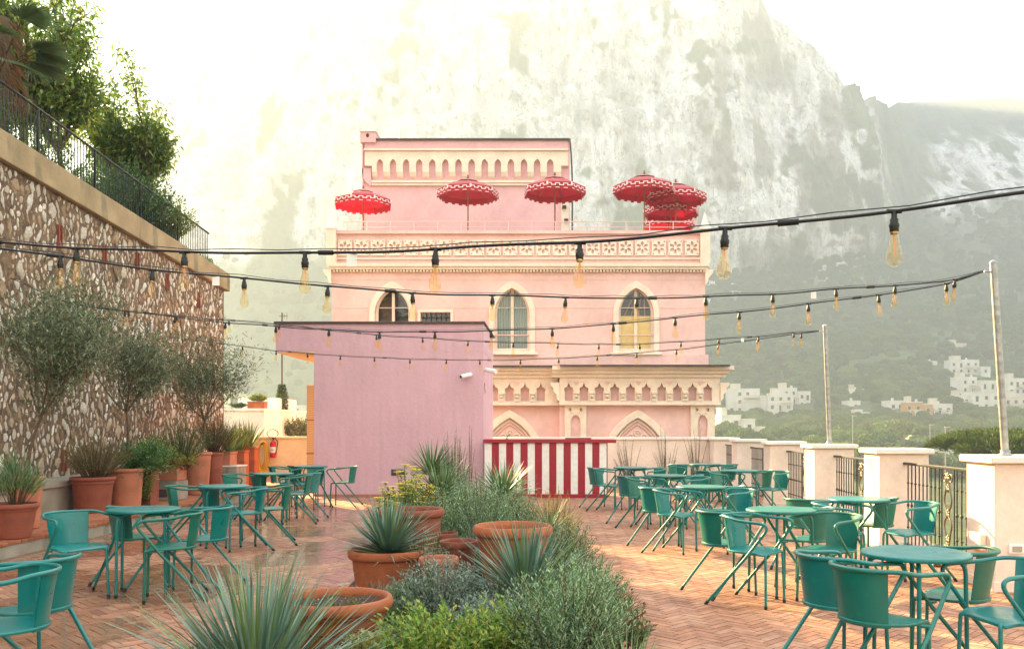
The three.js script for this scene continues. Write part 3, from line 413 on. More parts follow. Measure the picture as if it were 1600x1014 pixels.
// ---------- mauve annexe in front of it ----------
{
  const d = 18.8, z = -d, X = (u) => ax(u, d), Y = (v) => ay(v, d);
  const t = thing('annexe', 'plain mauve plastered block with thin dark roof edge and overhang at left', 'building');
  obj('wall', [box(X(490), X(755), -0.05, Y(549), z - 3, z)], M.mauve, t);
  obj('fascia', [box(X(430), X(755.4), Y(549), Y(506), z - 3.02, z + 0.004)], M.mauve, t);
  obj('soffit', [box(X(430.5), X(490), Y(549) - 0.03, Y(549) - 0.002, z - 3.0, z - 0.006)], M.ochre, t);  // warm light under the overhang is painted in with this colour
  obj('roof_edge', [rbox(X(428), X(758), Y(506), Y(502.5), z - 3.08, z + 0.06, 0.012)], M.slate, t);
  obj('base_line', [box(X(489.8), X(755.2), 0, 0.035, z, z + 0.012)], M.clayPink, t);
  const cam = (u, v, s, zz) => { const c = part('security_camera', t), p = V(X(u), Y(v), zz); obj('housing', [rod(V(p.x - 0.1 * s, p.y - 0.035, p.z + 0.2), V(p.x + 0.09 * s, p.y + 0.02, p.z + 0.06), 0.048, 0.048, 14)], M.whitePlastic, c); obj('bracket', [rod(V(p.x + 0.07 * s, p.y + 0.01, p.z + 0.09), V(p.x + 0.1 * s, p.y + 0.03, p.z), 0.025)], M.whitePlastic, c); obj('lens', [rod(V(p.x - 0.1 * s, p.y - 0.035, p.z + 0.2), V(p.x - 0.108 * s, p.y - 0.037, p.z + 0.206), 0.034, 0.034, 12)], M.black, c); };
  cam(729, 587, 1, z);
  { const c = part('security_camera', t), x = X(755), y = Y(578), zz = z - 0.25; obj('housing', [rod(V(x + 0.04, y + 0.02, zz), V(x + 0.26, y - 0.03, zz + 0.12), 0.05, 0.05, 14)], M.whitePlastic, c); obj('bracket', [rod(V(x, y + 0.02, zz), V(x + 0.08, y + 0.02, zz), 0.03)], M.whitePlastic, c); }
  { const l = part('wall_lamp', t), x0 = X(611), x1 = X(632); obj('plate', [rbox(x0, x1, Y(743), Y(733), z, z + 0.02, 0.006)], M.slate, l); obj('lens', [rbox(X(619), X(623), Y(741), Y(735), z + 0.02, z + 0.03, 0.004)], M.amber, l); }
  { const g = new THREE.TorusGeometry(0.035, 0.006, 6, 18); g.rotateY(Math.PI / 2); g.translate(X(755) + 0.03, Y(611), z - 0.1); obj('wall_hook', [g, rod(V(X(755) + 0.02, Y(611) + 0.035, z - 0.1), V(X(755) + 0.02, Y(598), z - 0.1), 0.006)], M.black, t); }
  // timber post under the overhang
  const p = thing('timber_post', 'tan timber door post behind the left edge of the mauve block', 'post', [ax(484, 21.5), 0, -21.5]); obj('shaft', [rbox(-0.06, 0.12, 0, 2.45, -0.08, 0.08, 0.01)], mat({ color: hex('#f0d8a8'), map: rep(T_wood, 1.5), roughness: 0.75 }), p); obj('base', [rbox(-0.13, 0.15, 0, 0.14, -0.11, 0.11, 0.01)], M.concrete, p); for (const y of [0.8, 1.6]) obj('cross_band', [rbox(-0.065, 0.125, y, y + 0.03, -0.085, 0.085, 0.004)], M.wood, p);
}
// ---------- striped bar counter ----------
{
  const d = 18.3, z = -d, x0 = ax(757, d), x1 = ax(948, d), h = ay(692, d);
  const t = thing('bar_counter', 'red and white striped wooden bar counter beside the mauve block', 'bar counter');
  obj('carcass', [box(x0 + 0.01, x1 - 0.01, 0, h - 0.01, z - 0.75, z - 0.021)], M.whitePaint, t);
  const n = 17, w = (x1 - x0) / n; for (let k = 0; k < n; k++) obj('stripe_board', [rbox(x0 + k * w + 0.001, x0 + (k + 1) * w - 0.001, 0.075, h - 0.002, z - 0.02, z + (k % 2 ? 0.002 : 0), 0.003, 1)], k % 2 ? M.red : M.whitePaint, t);
  obj('plinth', [rbox(x0 - 0.005, x1 + 0.005, 0, 0.073, z - 0.02, z + 0.012, 0.004)], M.red, t);
  obj('counter_top', [rbox(x0 - 0.03, x1 + 0.19, h, h + 0.07, z - 0.8, z + 0.05, 0.008)], M.red, t);
  obj('raised_shelf', [rbox(ax(884, d), ax(925, d), h + 0.071, h + 0.10, z - 0.7, z - 0.25, 0.006), rbox(ax(888, d), ax(921, d), h + 0.07, h + 0.0712, z - 0.65, z - 0.3, 0.0004)], M.red, t);
  obj('side_edge', [rbox(x1 + 0.002, x1 + 0.02, 0, h - 0.002, z - 0.74, z - 0.005, 0.004)], M.red, t);
  const k = thing('bar_tap', 'small dark hooked tap standing on the red counter top', 'tap', [ax(791, d), h + 0.07, z - 0.2]); obj('spout', [tube([V(0, 0, 0), V(0.01, 0.06, 0), V(0.05, 0.09, 0), V(0.07, 0.07, 0)], 0.009, 12, 6)], M.iron, k); obj('base', [lathe([[0, 0], [0.03, 0], [0.025, 0.012], [0, 0.014]], 12)], M.iron, k);
}

// ---------- terrace: paving, step, walls ----------
const SIDE = 3.88;                                    // face of the right-hand pillars
const T_brick = tex(512, (u, v) => { const a = fbm(u * 24, v * 24, 121, 4, 24), b = fbm(u * 5, v * 5, 122, 4, 5), d = smooth(0.55, 0.72, fbm(u * 11, v * 11, 123, 4, 11)); const k = 0.88 + 0.25 * (a - 0.5) + 0.18 * (b - 0.5); return [lerp(k, 0.98, d * 0.25), lerp(k, 1.0, d * 0.35), lerp(k, 1.0, d * 0.4)]; });
{
  const TW = struct('terrace', [box(-9.5, 4.75, -16, -0.007, -25.4, 7)], mat({ color: hex('#8d6a52'), map: rep(T_grain, 1.2), roughness: 0.95 }));
  const W = 0.068, n = 3, cs = Math.SQRT1_2, R = rngOf(5), tones = [[0.49, 0.215, 0.12], [0.52, 0.24, 0.138], [0.44, 0.188, 0.104], [0.54, 0.27, 0.165], [0.48, 0.212, 0.115], [0.40, 0.165, 0.095]];
  const wetM = (c) => phys({ clearcoat: 0.8, clearcoatMap: rep(T_film, 0.16), clearcoatRoughness: 0.14, color: c || 0xffffff, vertexColors: !c, map: rep(T_brick, 0.7), roughnessMap: rep(T_wet, 0.16), roughness: 1, bumpMap: rep(T_plasterB, 3), bumpScale: 0.0015 });
  const dryM = (c) => mat({ color: c || 0xffffff, vertexColors: !c, map: rep(T_brick, 0.7), roughnessMap: rep(T_dry, 0.4), roughness: 1, bumpMap: rep(T_plasterB, 3), bumpScale: 0.002 });
  const wets = tones.map((c) => wetM(new THREE.Color().setRGB(...c))), drys = tones.map((c) => dryM(new THREE.Color().setRGB(...c)));
  const bricks = []; const N = 300;
  for (let i = -N; i < N; i++) for (let j = -N; j < N; j++) {
    const s = (((i - j) % (2 * n)) + 2 * n) % (2 * n); if (s !== 0 && s !== 2 * n - 1) continue;
    const cx = (s === 0 ? i + n / 2 : i + 0.5) * W, cz = (s === 0 ? j + 0.5 : j + n / 2) * W, x = (cx - cz) * cs - 1, z = (cx + cz) * cs - 11.5;
    if (x < -6.0 || x > 4.72 || z < -22.2 || z > -1.5 || (x < -5.05 && z < -22)) continue;
    bricks.push({ x, z, r: (s === 0 ? 0 : 1), d: Math.hypot(x, z) });
  }
  const g0 = (() => { const l = n * W - 0.007, w = W - 0.007, g = new THREE.BoxGeometry(l, 0.022, w); g.translate(0, -0.011, 0); const p = g.attributes.position, nn = g.attributes.normal; const q = plain(g); const keep = []; for (let t = 0; t < 12; t++) if (q.attributes.normal.getY(t * 3) > -0.5) keep.push(t); const f = (a) => { const arr = []; for (const t of keep) for (let k = 0; k < 9; k++) arr.push(a.array[t * 9 + k]); return new THREE.Float32BufferAttribute(arr, 3); }; const o = new THREE.BufferGeometry(); o.setAttribute('position', f(q.attributes.position)); o.setAttribute('normal', f(q.attributes.normal)); return o; })();
  const place = (b) => { const g = g0.clone(); g.rotateX((R() - 0.5) * 0.012); g.rotateZ((R() - 0.5) * 0.008); g.rotateY((b.r ? -1 : 1) * Math.PI / 4 * (b.r ? 1 : -1) + (b.r ? Math.PI / 2 : 0) + (R() - 0.5) * 0.012); g.translate(b.x, (R() - 0.5) * 0.003 - 0.001, b.z); return metric(g); };
  const inView = (b) => { const d = -b.z, u = 865 + b.x * 1400 / d, v = 667 + EYE * 1400 / d; return d > 1 && u > 0 && u < 1600 && v < 1020 && !(b.x > -1.75 && b.x < 0.45); };
  const near = bricks.filter(inView).sort((a, b) => a.d - b.d).slice(0, 290), set = new Set(near);
  for (const b of near) obj('brick', place(b), (b.x < -0.7 ? wets : drys)[Math.floor(R() * 6)], TW);
  for (const [side, m] of [[-1, wetM()], [1, dryM()]]) {
    const list = []; for (const b of bricks) { if (set.has(b) || (b.x < -0.7 ? -1 : 1) !== side) continue; const g = place(b), c = tones[Math.floor(R() * 6)], k = 0.85 + 0.3 * R(), a = new Float32Array(g.attributes.position.count * 3); for (let i = 0; i < a.length; i++) a[i] = c[i % 3] * k; g.setAttribute('color', new THREE.BufferAttribute(a, 3)); list.push(g); }
    const o = new THREE.Mesh(mergeGeometries(list), m); o.name = 'brick_field'; o.castShadow = o.receiveShadow = true; stuff(o); TW.add(o);
  }
}
{ // raised step along the stone wall, with a low concrete bench behind
  const st = thing('planting_step', 'long low step with brick top running along the stone wall', 'step');
  obj('riser', [box(-8, -6.06, -0.006, 0.135, -22.9, 3)], M.concrete, st);
  const M_tile = [['#b5683f', 0], ['#c07650', 1], ['#a85c38', 2]].map(([c]) => mat({ color: hex(c), map: rep(T_brick, 0.9), roughness: 0.85, bumpMap: rep(T_plasterB, 3), bumpScale: 0.002 })), R = rngOf(8);
  const vars = [0, 1, 2, 3].map((k) => rbox(-0.13, 0.13, 0, 0.035, -0.058, 0.058, 0.005, 1)); let cnt = 0; const far = [];
  for (let z = -9; z > -22.8; z -= 0.122) { const o = { z, m: M_tile[Math.floor(R() * 3)] }; if (cnt++ < 110) { const b = obj('edge_brick', vars[cnt % 4], o.m, st); b.position.set(-6.17 + (R() - 0.5) * 0.008, 0.136, z); b.rotation.y = (R() - 0.5) * 0.03; } }
  obj('step_paving', [box(-8, -6.31, 0.1355, 0.166, -22.85, 3), box(-6.31, -6.05, 0.1355, 0.168, -8.94, 3)], M_tile[1], st);
  const be = thing('stone_bench', 'low grey concrete bench against the foot of the stone wall', 'bench'); obj('bench_body', [box(-7.995, -7.32, 0.167, 0.56, -19.4, 3)], M.concrete, be); obj('bench_top', [rbox(-7.995, -7.27, 0.56, 0.65, -19.5, 3, 0.012)], M.concrete, be);
}
{ // rubble wall
  const R = rngOf(11), topAt = (d) => 5.30 - (d - 12.9) * 0.06, X0 = -8;
  const t = thing('rubble_wall', 'tall rubble stone wall of pale stones in brown mortar with a plain coping', 'wall');
  const s = shapeOf([[-4, -0.2], [21.7, -0.2], [21.7, topAt(21.7)], [-4, topAt(-4)]]), g = ext(s, 0.9, 0); g.rotateY(Math.PI / 2); g.translate(X0 - 0.9, 0, 0);
  const T_mortar = tex(512, (u, v) => { const a = fbm(u * 9, v * 9, 131, 5, 9), p = fbm(u * 50, v * 50, 133, 3, 50); const k = 0.76 + 0.4 * (a - 0.5) + 0.4 * (p - 0.5); return [k, k * 0.97, k * 0.94]; });
  obj('mortar_core', metric(g), mat({ color: hex('#98826f'), map: rep(T_mortar, 0.6), bumpMap: rep(T_plasterB, 1.5), bumpScale: 0.02, roughness: 1 }), t);
  const cap = shapeOf([[-4, topAt(-4)], [21.85, topAt(21.85)], [21.85, topAt(21.85) + 0.4], [-4, topAt(-4) + 0.4]]), cg = ext(cap, 1.05, 0, 0.012); cg.rotateY(Math.PI / 2); cg.translate(X0 - 0.97, 0.003, 0); obj('coping', metric(cg), M.coping, t);
  // stones: dart throwing on the face
  const stones = [], cell = 0.2, grid = new Map(), key = (a, b) => a + ',' + b;
  for (let k = 0; k < 70000; k++) {
    const d = lerp(9.5, 21.62, R()), y = lerp(0.25, topAt(d) - 0.06, R()), r = k < 350 ? lerp(0.09, 0.145, R()) : k < 12000 ? lerp(0.055, 0.098, R()) : lerp(0.032, 0.055, R()), gx = Math.floor(d / cell), gy = Math.floor(y / cell); let ok = y + r < topAt(d) && d + r < 21.68;
    for (let a = -3; a <= 3 && ok; a++) for (let b = -3; b <= 3 && ok; b++) for (const q of grid.get(key(gx + a, gy + b)) || []) if (Math.hypot((q.d - d), (q.y - y) * 0.9) < (q.r + r) * 0.86) { ok = false; break; }
    if (ok) { const q = { d, y, r }; stones.push(q); if (!grid.has(key(gx, gy))) grid.set(key(gx, gy), []); grid.get(key(gx, gy)).push(q); }
  }
  const T_stone = tex(512, (u, v) => { const a = fbm(u * 6, v * 6, 141, 5, 6), b = smooth(0.55, 0.68, fbm(u * 12, v * 12, 143, 4, 12)); const k = 0.9 + 0.36 * (a - 0.5); return [k - 0.12 * b, k - 0.17 * b, k - 0.22 * b]; });
  const cols = ['#f0e8db', '#e6d8c6', '#d8c3aa', '#f6f1e8', '#c7ad92', '#b39678', '#eadfd0', '#9c8468'], mats = cols.map((c) => mat({ color: hex(c), map: rep(T_stone, 1.1), bumpMap: rep(T_plasterB, 4), bumpScale: 0.008, roughness: 0.92 }));
  const shapes = []; for (let v = 0; v < 14; v++) { const g0 = new THREE.IcosahedronGeometry(1, 1); g0.deleteAttribute('uv'); g0.deleteAttribute('normal'); const q = mergeVertices(g0, 1e-4), p = q.attributes.position; for (let i = 0; i < p.count; i++) { const w = V().fromBufferAttribute(p, i), k = 0.68 + 0.58 * hash3(v, i, 5); p.setXYZ(i, clamp(w.x * k * 0.9, -1, 0.62), w.y * k, w.z * k); } const f = q.toNonIndexed(); f.computeVertexNormals(); const sm = q; sm.computeVertexNormals(); shapes.push(v % 3 ? f : sm); }
  stones.forEach((q) => { q.score = q.r * q.r / q.d / q.d / q.d; q.vis = (865 - 8 * 1400 / q.d) > -5; }); stones.sort((a, b) => (b.vis - a.vis) || b.score - a.score);
  const rest = []; const rem = (o, q) => { const tall = 0.85 + 0.55 * R(); o.position.set(X0 - 0.005, q.y, -q.d); o.rotation.x = (R() - 0.5) * 1.1; o.scale.set(q.r * lerp(0.28, 0.5, R()), q.r * tall, q.r * (1.75 - tall) * 0.95); };
  const tmp = new THREE.Object3D();
  stones.forEach((q, i) => { const sh = Math.floor(R() * 14), c = Math.floor(Math.pow(R(), 1.3) * 8); if (i < 295) { const o = obj('stone', shapes[sh], mats[c], t); rem(o, q); } else { rem(tmp, q); tmp.updateMatrix(); const g2 = plain(shapes[sh]); g2.applyMatrix4(tmp.matrix); (rest[c] ||= []).push(g2); } });
  for (const gs of shapes) metric(gs);
  rest.forEach((L, c) => { if (L) stuff(obj('small_stones', L, mats[c], t)); });
  for (const [u, v] of [[90, 368], [160, 397], [212, 408], [258, 440], [130, 575], [55, 553], [308, 470], [97, 720]]) { const d = 8 * 1400 / (865 - u), y = ay(v, d); obj('weep_hole', [rod(V(X0 - 0.02, y - 0.16, -d), V(X0 - 0.02, y + 0.16, -d), 0.045, 0.045, 10), rbox(X0 + 0.0, X0 + 0.045, y - 0.17, y + 0.17, -d - 0.055, -d - 0.04, 0.004), rbox(X0, X0 + 0.045, y - 0.17, y + 0.17, -d + 0.04, -d + 0.055, 0.004)], M.clayDark, t); }
  // upper ground held by the wall
  struct('upper_terrace', [(() => { const q = shapeOf([[-4, -16], [22.5, -16], [22.5, topAt(22.5) + 0.15], [-4, topAt(-4) + 0.15]]), g3 = ext(q, 14, 0); g3.rotateY(Math.PI / 2); g3.translate(-22.92, 0, 0); return metric(g3); })()], mat({ color: hex('#5d5a38'), map: rep(T_grain, 0.6), roughness: 1 }));
  // iron fence on the coping
  const f = thing('iron_fence', 'dark iron bar fence sloping along the top of the stone wall', 'fence'), X = X0 - 0.25, base = (d) => topAt(d) + 0.4;
  obj('top_rail', [rod(V(X, base(9) + 0.95, -9), V(X, base(21.4) + 0.88, -21.4), 0.022)], M.iron, f); obj('bottom_rail', [rod(V(X, base(9) + 0.09, -9), V(X, base(21.4) + 0.09, -21.4), 0.014)], M.iron, f);
  const bar = new THREE.CylinderGeometry(0.008, 0.008, 1, 6); bar.translate(0, 0.5, 0); const post = new THREE.BoxGeometry(0.035, 1, 0.035); post.translate(0, 0.5, 0);
  let k = 0; for (let d = 9; d <= 21.41; d += 0.0985) { const P = k % 18 === 0, o = obj(P ? 'post' : 'bar', P ? post : bar, M.iron, f); o.position.set(X, base(d) + (P ? -0.02 : 0.07), -d); o.scale.y = lerp(0.95, 0.88, (d - 9) / 12) - (P ? -0.02 : 0.07); k++; }
}
{ // low end walls
  const w = thing('end_wall', 'low off white wall closing the terrace behind the bar', 'wall'); obj('body', [box(-1.9, 4.44, -0.005, 1.13, -22.6, -22.3)], M.pillar, w); obj('cap', [rbox(-1.93, 4.46, 1.13, 1.19, -22.65, -22.25, 0.01)], M.white, w);
  const y = thing('bounce_tinted_wall', 'low wall with bounced light painted in as yellow, between stone wall and mauve block', 'wall'); obj('body', [box(-9.2, -4.6, -0.005, 1.15, -23.3, -23.0)], M.ochre, y); obj('cap', [rbox(-9.2, -4.6, 1.15, 1.2, -23.34, -22.96, 0.01)], M.ochre, y);  // warm bounce light on the second wall is put into its yellow
}
// right-hand parapet: pillars with iron panels between
const pillarZ = [2.32, 7.87, 10.65, 13.3, 16.0, 18.95, 21.7];
{
  const src = thing('parapet_pillar', '', 'pillar', [0, 0, 0], 0, 'parapet pillars along the right edge'); obj('shaft', [rbox(0, 0.59, -0.004, 1.125, -0.54, 0, 0.012)], M.pillar, src); obj('cap', [rbox(-0.05, 0.64, 1.127, 1.19, -0.59, 0.05, 0.014)], M.white, src); obj('skirt', [rbox(-0.012, 0.602, -0.003, 0.09, -0.552, 0.012, 0.005)], M.pillar, src);
  const lab = ['parapet pillar outside the picture that carries the nearest light string', 'nearest cream pillar at right with wall socket and tall steel pole', 'second cream pillar from the right edge, before the umbrella pine', 'third cream pillar from the right, with the thin steel pole', 'fourth cream pillar from the right along the parapet', 'fifth cream pillar from the right along the parapet', 'farthest cream pillar, at the corner of the end wall'];
  pillarZ.forEach((d, i) => { const o = i ? copy(src, lab[i]) : src; o.userData.label = lab[i]; o.position.set(SIDE, 0, -d); });
  // fittings on the nearest pillar
  const l = thing('pillar_lamp', 'cream box lamp on the inner side of the nearest pillar', 'lamp', [SIDE, 0.34, -8.14]); obj('housing', [rbox(-0.06, -0.001, 0, 0.15, -0.13, 0.13, 0.012)], M.pillar, l); obj('slot', [rbox(-0.05, -0.015, -0.006, -0.0005, -0.11, 0.11, 0.002)], M.amber, l);
  const k = thing('wall_socket', 'small white outdoor wall socket on the front of the nearest pillar', 'socket', [SIDE + 0.18, 0.38, -7.87]); obj('plate', [rbox(-0.065, 0.065, -0.04, 0.04, 0.001, 0.03, 0.008)], M.whitePlastic, k); obj('flap', [rbox(-0.04, 0.045, -0.025, 0.025, 0.03, 0.037, 0.004)], M.concrete, k);
  const b = thing('bollard_lamp', 'short brown cylinder lamp on the floor by the iron panel', 'lamp', [3.98, 0, -9.3]); obj('stem', [lathe([[0, 0], [0.05, 0], [0.05, 0.02], [0.036, 0.03], [0.036, 0.2], [0, 0.2]], 16)], mat({ color: hex('#5a3b28'), roughness: 0.5 }), b); obj('cap', [lathe([[0, 0.2], [0.04, 0.2], [0.04, 0.225], [0, 0.235]], 16)], mat({ color: hex('#5a3b28'), roughness: 0.5 }), b);
}
{
  const M_orn = mat({ color: hex('#6b6152'), metalness: 0.4, roughness: 0.38 });
  const knob = new THREE.SphereGeometry(0.017, 8, 6), bar = join([new THREE.CylinderGeometry(0.0075, 0.0075, 0.95, 6).translate(0, 0.475, 0), ...[0.2, 0.46, 0.72].map((y) => knob.clone().scale(1, y === 0.46 ? 1.3 : 0.7, 1).translate(0, y, 0))]), tip = new THREE.SphereGeometry(0.02, 8, 6);
  const spiral = (cx, cy, r, a0, turns, dir) => { const p = []; for (let k = 0; k <= 18; k++) { const f = k / 18, a = a0 + dir * f * turns * 6.283; p.push(V(0, cy + Math.sin(a) * r * (1 - 0.8 * f), cx + Math.cos(a) * r * (1 - 0.8 * f))); } return tube(p, 0.009, 30, 6); };
  const labels = ['iron railing panel nearest the camera, beside the nearest pillar', 'iron railing panel between second and third pillars from the right', 'iron railing panel between third and fourth pillars from the right', 'iron railing panel between fourth and fifth pillars from the right', 'farthest iron railing panel before the corner pillar'];
  for (let i = 1; i < 6; i++) {
    const z0 = -pillarZ[i] - 0.545, z1 = -pillarZ[i + 1] - 0.005, n = Math.round((z0 - z1) / 0.105), t = thing('railing_panel', labels[i - 1], 'railing', [4.18, 0, 0], 0, 'iron railing panels of the parapet');
    obj('top_rail', [rbox(-0.02, 0.02, 1.0, 1.03, z1, z0, 0.006)], M.iron, t); obj('bottom_rail', [rbox(-0.018, 0.018, 0.05, 0.075, z1, z0, 0.004)], M.iron, t);
    const mid = Math.round(n * 0.47); for (let k = 1; k < n; k++) { const z = lerp(z0, z1, k / n); if (Math.abs(k - mid) <= 1) continue; const o = obj('bar', bar, M.iron, t); o.position.set(0, 0.07, z); }
    const zc = lerp(z0, z1, mid / n), o = part('ornament', t); o.position.set(0, 0, zc);
    const S = []; for (const s of [-1, 1]) { S.push(spiral(s * 0.065, 0.90, 0.06, s > 0 ? Math.PI : 0, 1.2, -s), spiral(s * 0.065, 0.16, 0.06, s > 0 ? Math.PI : 0, 1.2, s)); obj('scroll', [tube([V(0, 0.9, 0.004 * s), V(0, 0.78, s * 0.05), V(0, 0.66, s * 0.085), V(0, 0.54, s * 0.01), V(0, 0.42, -s * 0.085), V(0, 0.3, -s * 0.05), V(0, 0.14, -s * 0.004)], 0.011, 40, 6)], M_orn, o); }
    for (const q of S) obj('volute', [q], M_orn, o); const leaf = []; for (const [y, s] of [[0.92, 1], [0.80, 1], [0.53, 1], [0.26, 1], [0.2, 1]]) for (let a = 0; a < 6; a++) { const q = new THREE.SphereGeometry(0.02, 6, 5); q.scale(0.6, 1.5, 0.8); q.rotateX(a / 6 * 6.283); q.translate(0, y + Math.cos(a / 6 * 6.283) * 0.022, Math.sin(a / 6 * 6.283) * 0.022); leaf.push(q); } stuff(obj('leaf_rosettes', leaf, M_orn, o)); for (const s of [-1, 1]) obj('side_bar', [rod(V(0, 0.06, s * 0.15), V(0, 1.01, s * 0.15), 0.008)], M.iron, o);
  }
}

// ---------- tables and chairs ----------
{
  const r = 0.0125;
  // table: thin round top with a rolled edge on four bent legs
  const table = thing('bistro_table', '', 'table', [0, 0, 0], 0, 'round teal bistro tables');
  obj('table_top', [lathe([[0, 0.738], [0.288, 0.738], [0.296, 0.735], [0.3, 0.728], [0.3, 0.716], [0.296, 0.711], [0.286, 0.713], [0.28, 0.722], [0, 0.724]], 40)], M.teal, table);
  for (let k = 0; k < 4; k++) { const a = Math.PI / 4 + k * Math.PI / 2, c = Math.cos(a), s = Math.sin(a), P = (q, y) => V(c * q, y, s * q); obj('leg', [bent([P(0.10, 0.698), P(0.262, 0.698), P(0.275, 0)], 0.075, r)], M.teal, table); obj('foot_cap', [rod(P(0.275, 0), P(0.275, 0.022), 0.0145)], M.black, table); }
  obj('under_ring', [new THREE.TorusGeometry(0.12, 0.008, 6, 24).rotateX(Math.PI / 2).translate(0, 0.707, 0)], M.teal, table);
  // chair: faces +z; one tube makes back rim, arms and slanting rear legs
  const chair = thing('bistro_chair', '', 'chair', [0, 0, 0], 0, 'teal metal bistro chairs with looped arms');
  const seat = new THREE.Shape(); seat.moveTo(-0.18, 0.17); seat.lineTo(0.18, 0.17); seat.bezierCurveTo(0.205, 0.14, 0.212, 0.08, 0.212, 0.01); seat.absarc(0, 0.01, 0.212, 0, -Math.PI, true); seat.bezierCurveTo(-0.212, 0.08, -0.205, 0.14, -0.18, 0.17);
  const sg = new THREE.ExtrudeGeometry(seat, { depth: 0.004, bevelEnabled: true, bevelSize: 0.007, bevelThickness: 0.007, bevelSegments: 3, curveSegments: 14 }); sg.rotateX(Math.PI / 2); sg.translate(0, 0.442, 0);
  { const p = sg.attributes.position; for (let i = 0; i < p.count; i++) { const x = p.getX(i), z = p.getZ(i); p.setY(i, p.getY(i) - 0.016 * Math.max(0, 1 - (x * x + z * z) / 0.045) - 0.02 * smooth(0.10, 0.19, z)); } sg.computeVertexNormals(); }
  obj('seat', metric(sg), M.teal, chair);
  { // curved sheet back, wider at the rim than at the seat
    const nu = 18, nv = 6, pos = [], idx = []; for (const off of [0, -0.004]) for (let j = 0; j <= nv; j++) for (let i = 0; i <= nu; i++) { const f = j / nv, a = lerp(-1, 1, i / nu) * lerp(0.82, 0.80, f), R = lerp(0.210, 0.245, f) + off; pos.push(Math.sin(a) * R, lerp(0.430, 0.712, f), -Math.cos(a) * R * lerp(1, 1.05, f) + 0.015); }
    const n1 = (nu + 1) * (nv + 1); for (let s = 0; s < 2; s++) for (let j = 0; j < nv; j++) for (let i = 0; i < nu; i++) { const a = s * n1 + j * (nu + 1) + i, b = a + 1, c = a + nu + 1, d = c + 1; s ? idx.push(a, c, b, b, c, d) : idx.push(a, b, c, b, d, c); }
    const g = new THREE.BufferGeometry(); g.setAttribute('position', new THREE.Float32BufferAttribute(pos, 3)); g.setIndex(idx); g.computeVertexNormals(); obj('backrest', metric(plain(g)), M.teal, chair);
    const lip = []; for (let i = 0; i <= 16; i++) { const a = lerp(-0.86, 0.86, i / 16); lip.push(V(Math.sin(a) * 0.213, 0.432, -Math.cos(a) * 0.213 + 0.015)); } obj('back_lip', [sweep(lip, 0.009, 6)], M.teal, chair);
  }
  { const rim = []; for (let i = 0; i <= 22; i++) { const a = lerp(-1.62, 1.62, i / 22); rim.push(V(Math.sin(a) * 0.252, 0.718 - 0.024 * smooth(0.9, 1.6, Math.abs(a)), -Math.cos(a) * 0.262 + 0.015)); }
    const arm = (s) => { const e = V(s * 0.252, 0.672, 0.03), p = []; const q = bent([e, V(s * 0.256, 0.664, 0.242), V(s * 0.262, 0.34, -0.02), V(s * 0.265, 0.30, -0.046)], 0.12, r); return q; };
    const path = []; const curve = (pts, bend) => { for (let i = 0; i < pts.length; i++) { if (!i || i === pts.length - 1) { path.push(pts[i]); continue; } const a = pts[i - 1].clone().sub(pts[i]), b = pts[i + 1].clone().sub(pts[i]), k = Math.min(bend, a.length() * 0.48, b.length() * 0.48), p0 = pts[i].clone().add(a.normalize().multiplyScalar(k)), p2 = pts[i].clone().add(b.normalize().multiplyScalar(k)); for (let j = 0; j <= 8; j++) { const t = j / 8; path.push(p0.clone().multiplyScalar((1 - t) ** 2).addScaledVector(pts[i], 2 * t * (1 - t)).addScaledVector(p2, t * t)); } } };
    const side = (s) => [V(s * 0.252, 0.692, 0.05), V(s * 0.254, 0.682, 0.275), V(s * 0.262, 0.40, 0.055)];
    curve(side(-1).reverse(), 0.105); path.push(...rim); curve(side(1), 0.105);
    obj('arm_tube', [sweep(path, r, 8)], M.teal, chair);
    for (const s of [-1, 1]) { const l = obj('leg', [sweep([V(s * 0.262, 0.405, 0.059), V(s * 0.272, 0.01, -0.285)], r, 8)], M.teal, chair); obj('rubber_foot', [rod(V(s * 0.272, 0, -0.292), V(s * 0.272, 0.03, -0.268), 0.0145)], M.black, l); }
  }
  for (const s of [-1, 1]) { const l = obj('leg', [bent([V(s * 0.1, 0.428, -0.03), V(s * 0.14, 0.425, 0.165), V(s * 0.165, 0.425, 0.185), V(s * 0.18, 0.008, 0.195)], 0.05, 0.0115)], M.teal, chair); obj('rubber_foot', [rod(V(s * 0.18, 0, 0.195), V(s * 0.18, 0.028, 0.194), 0.0135)], M.black, l); }
  for (const s of [-1, 1]) obj('joint_bolt', [rod(V(s * 0.215, 0.428, 0.05), V(s * 0.262, 0.428, 0.07), 0.01)], M.teal, chair);
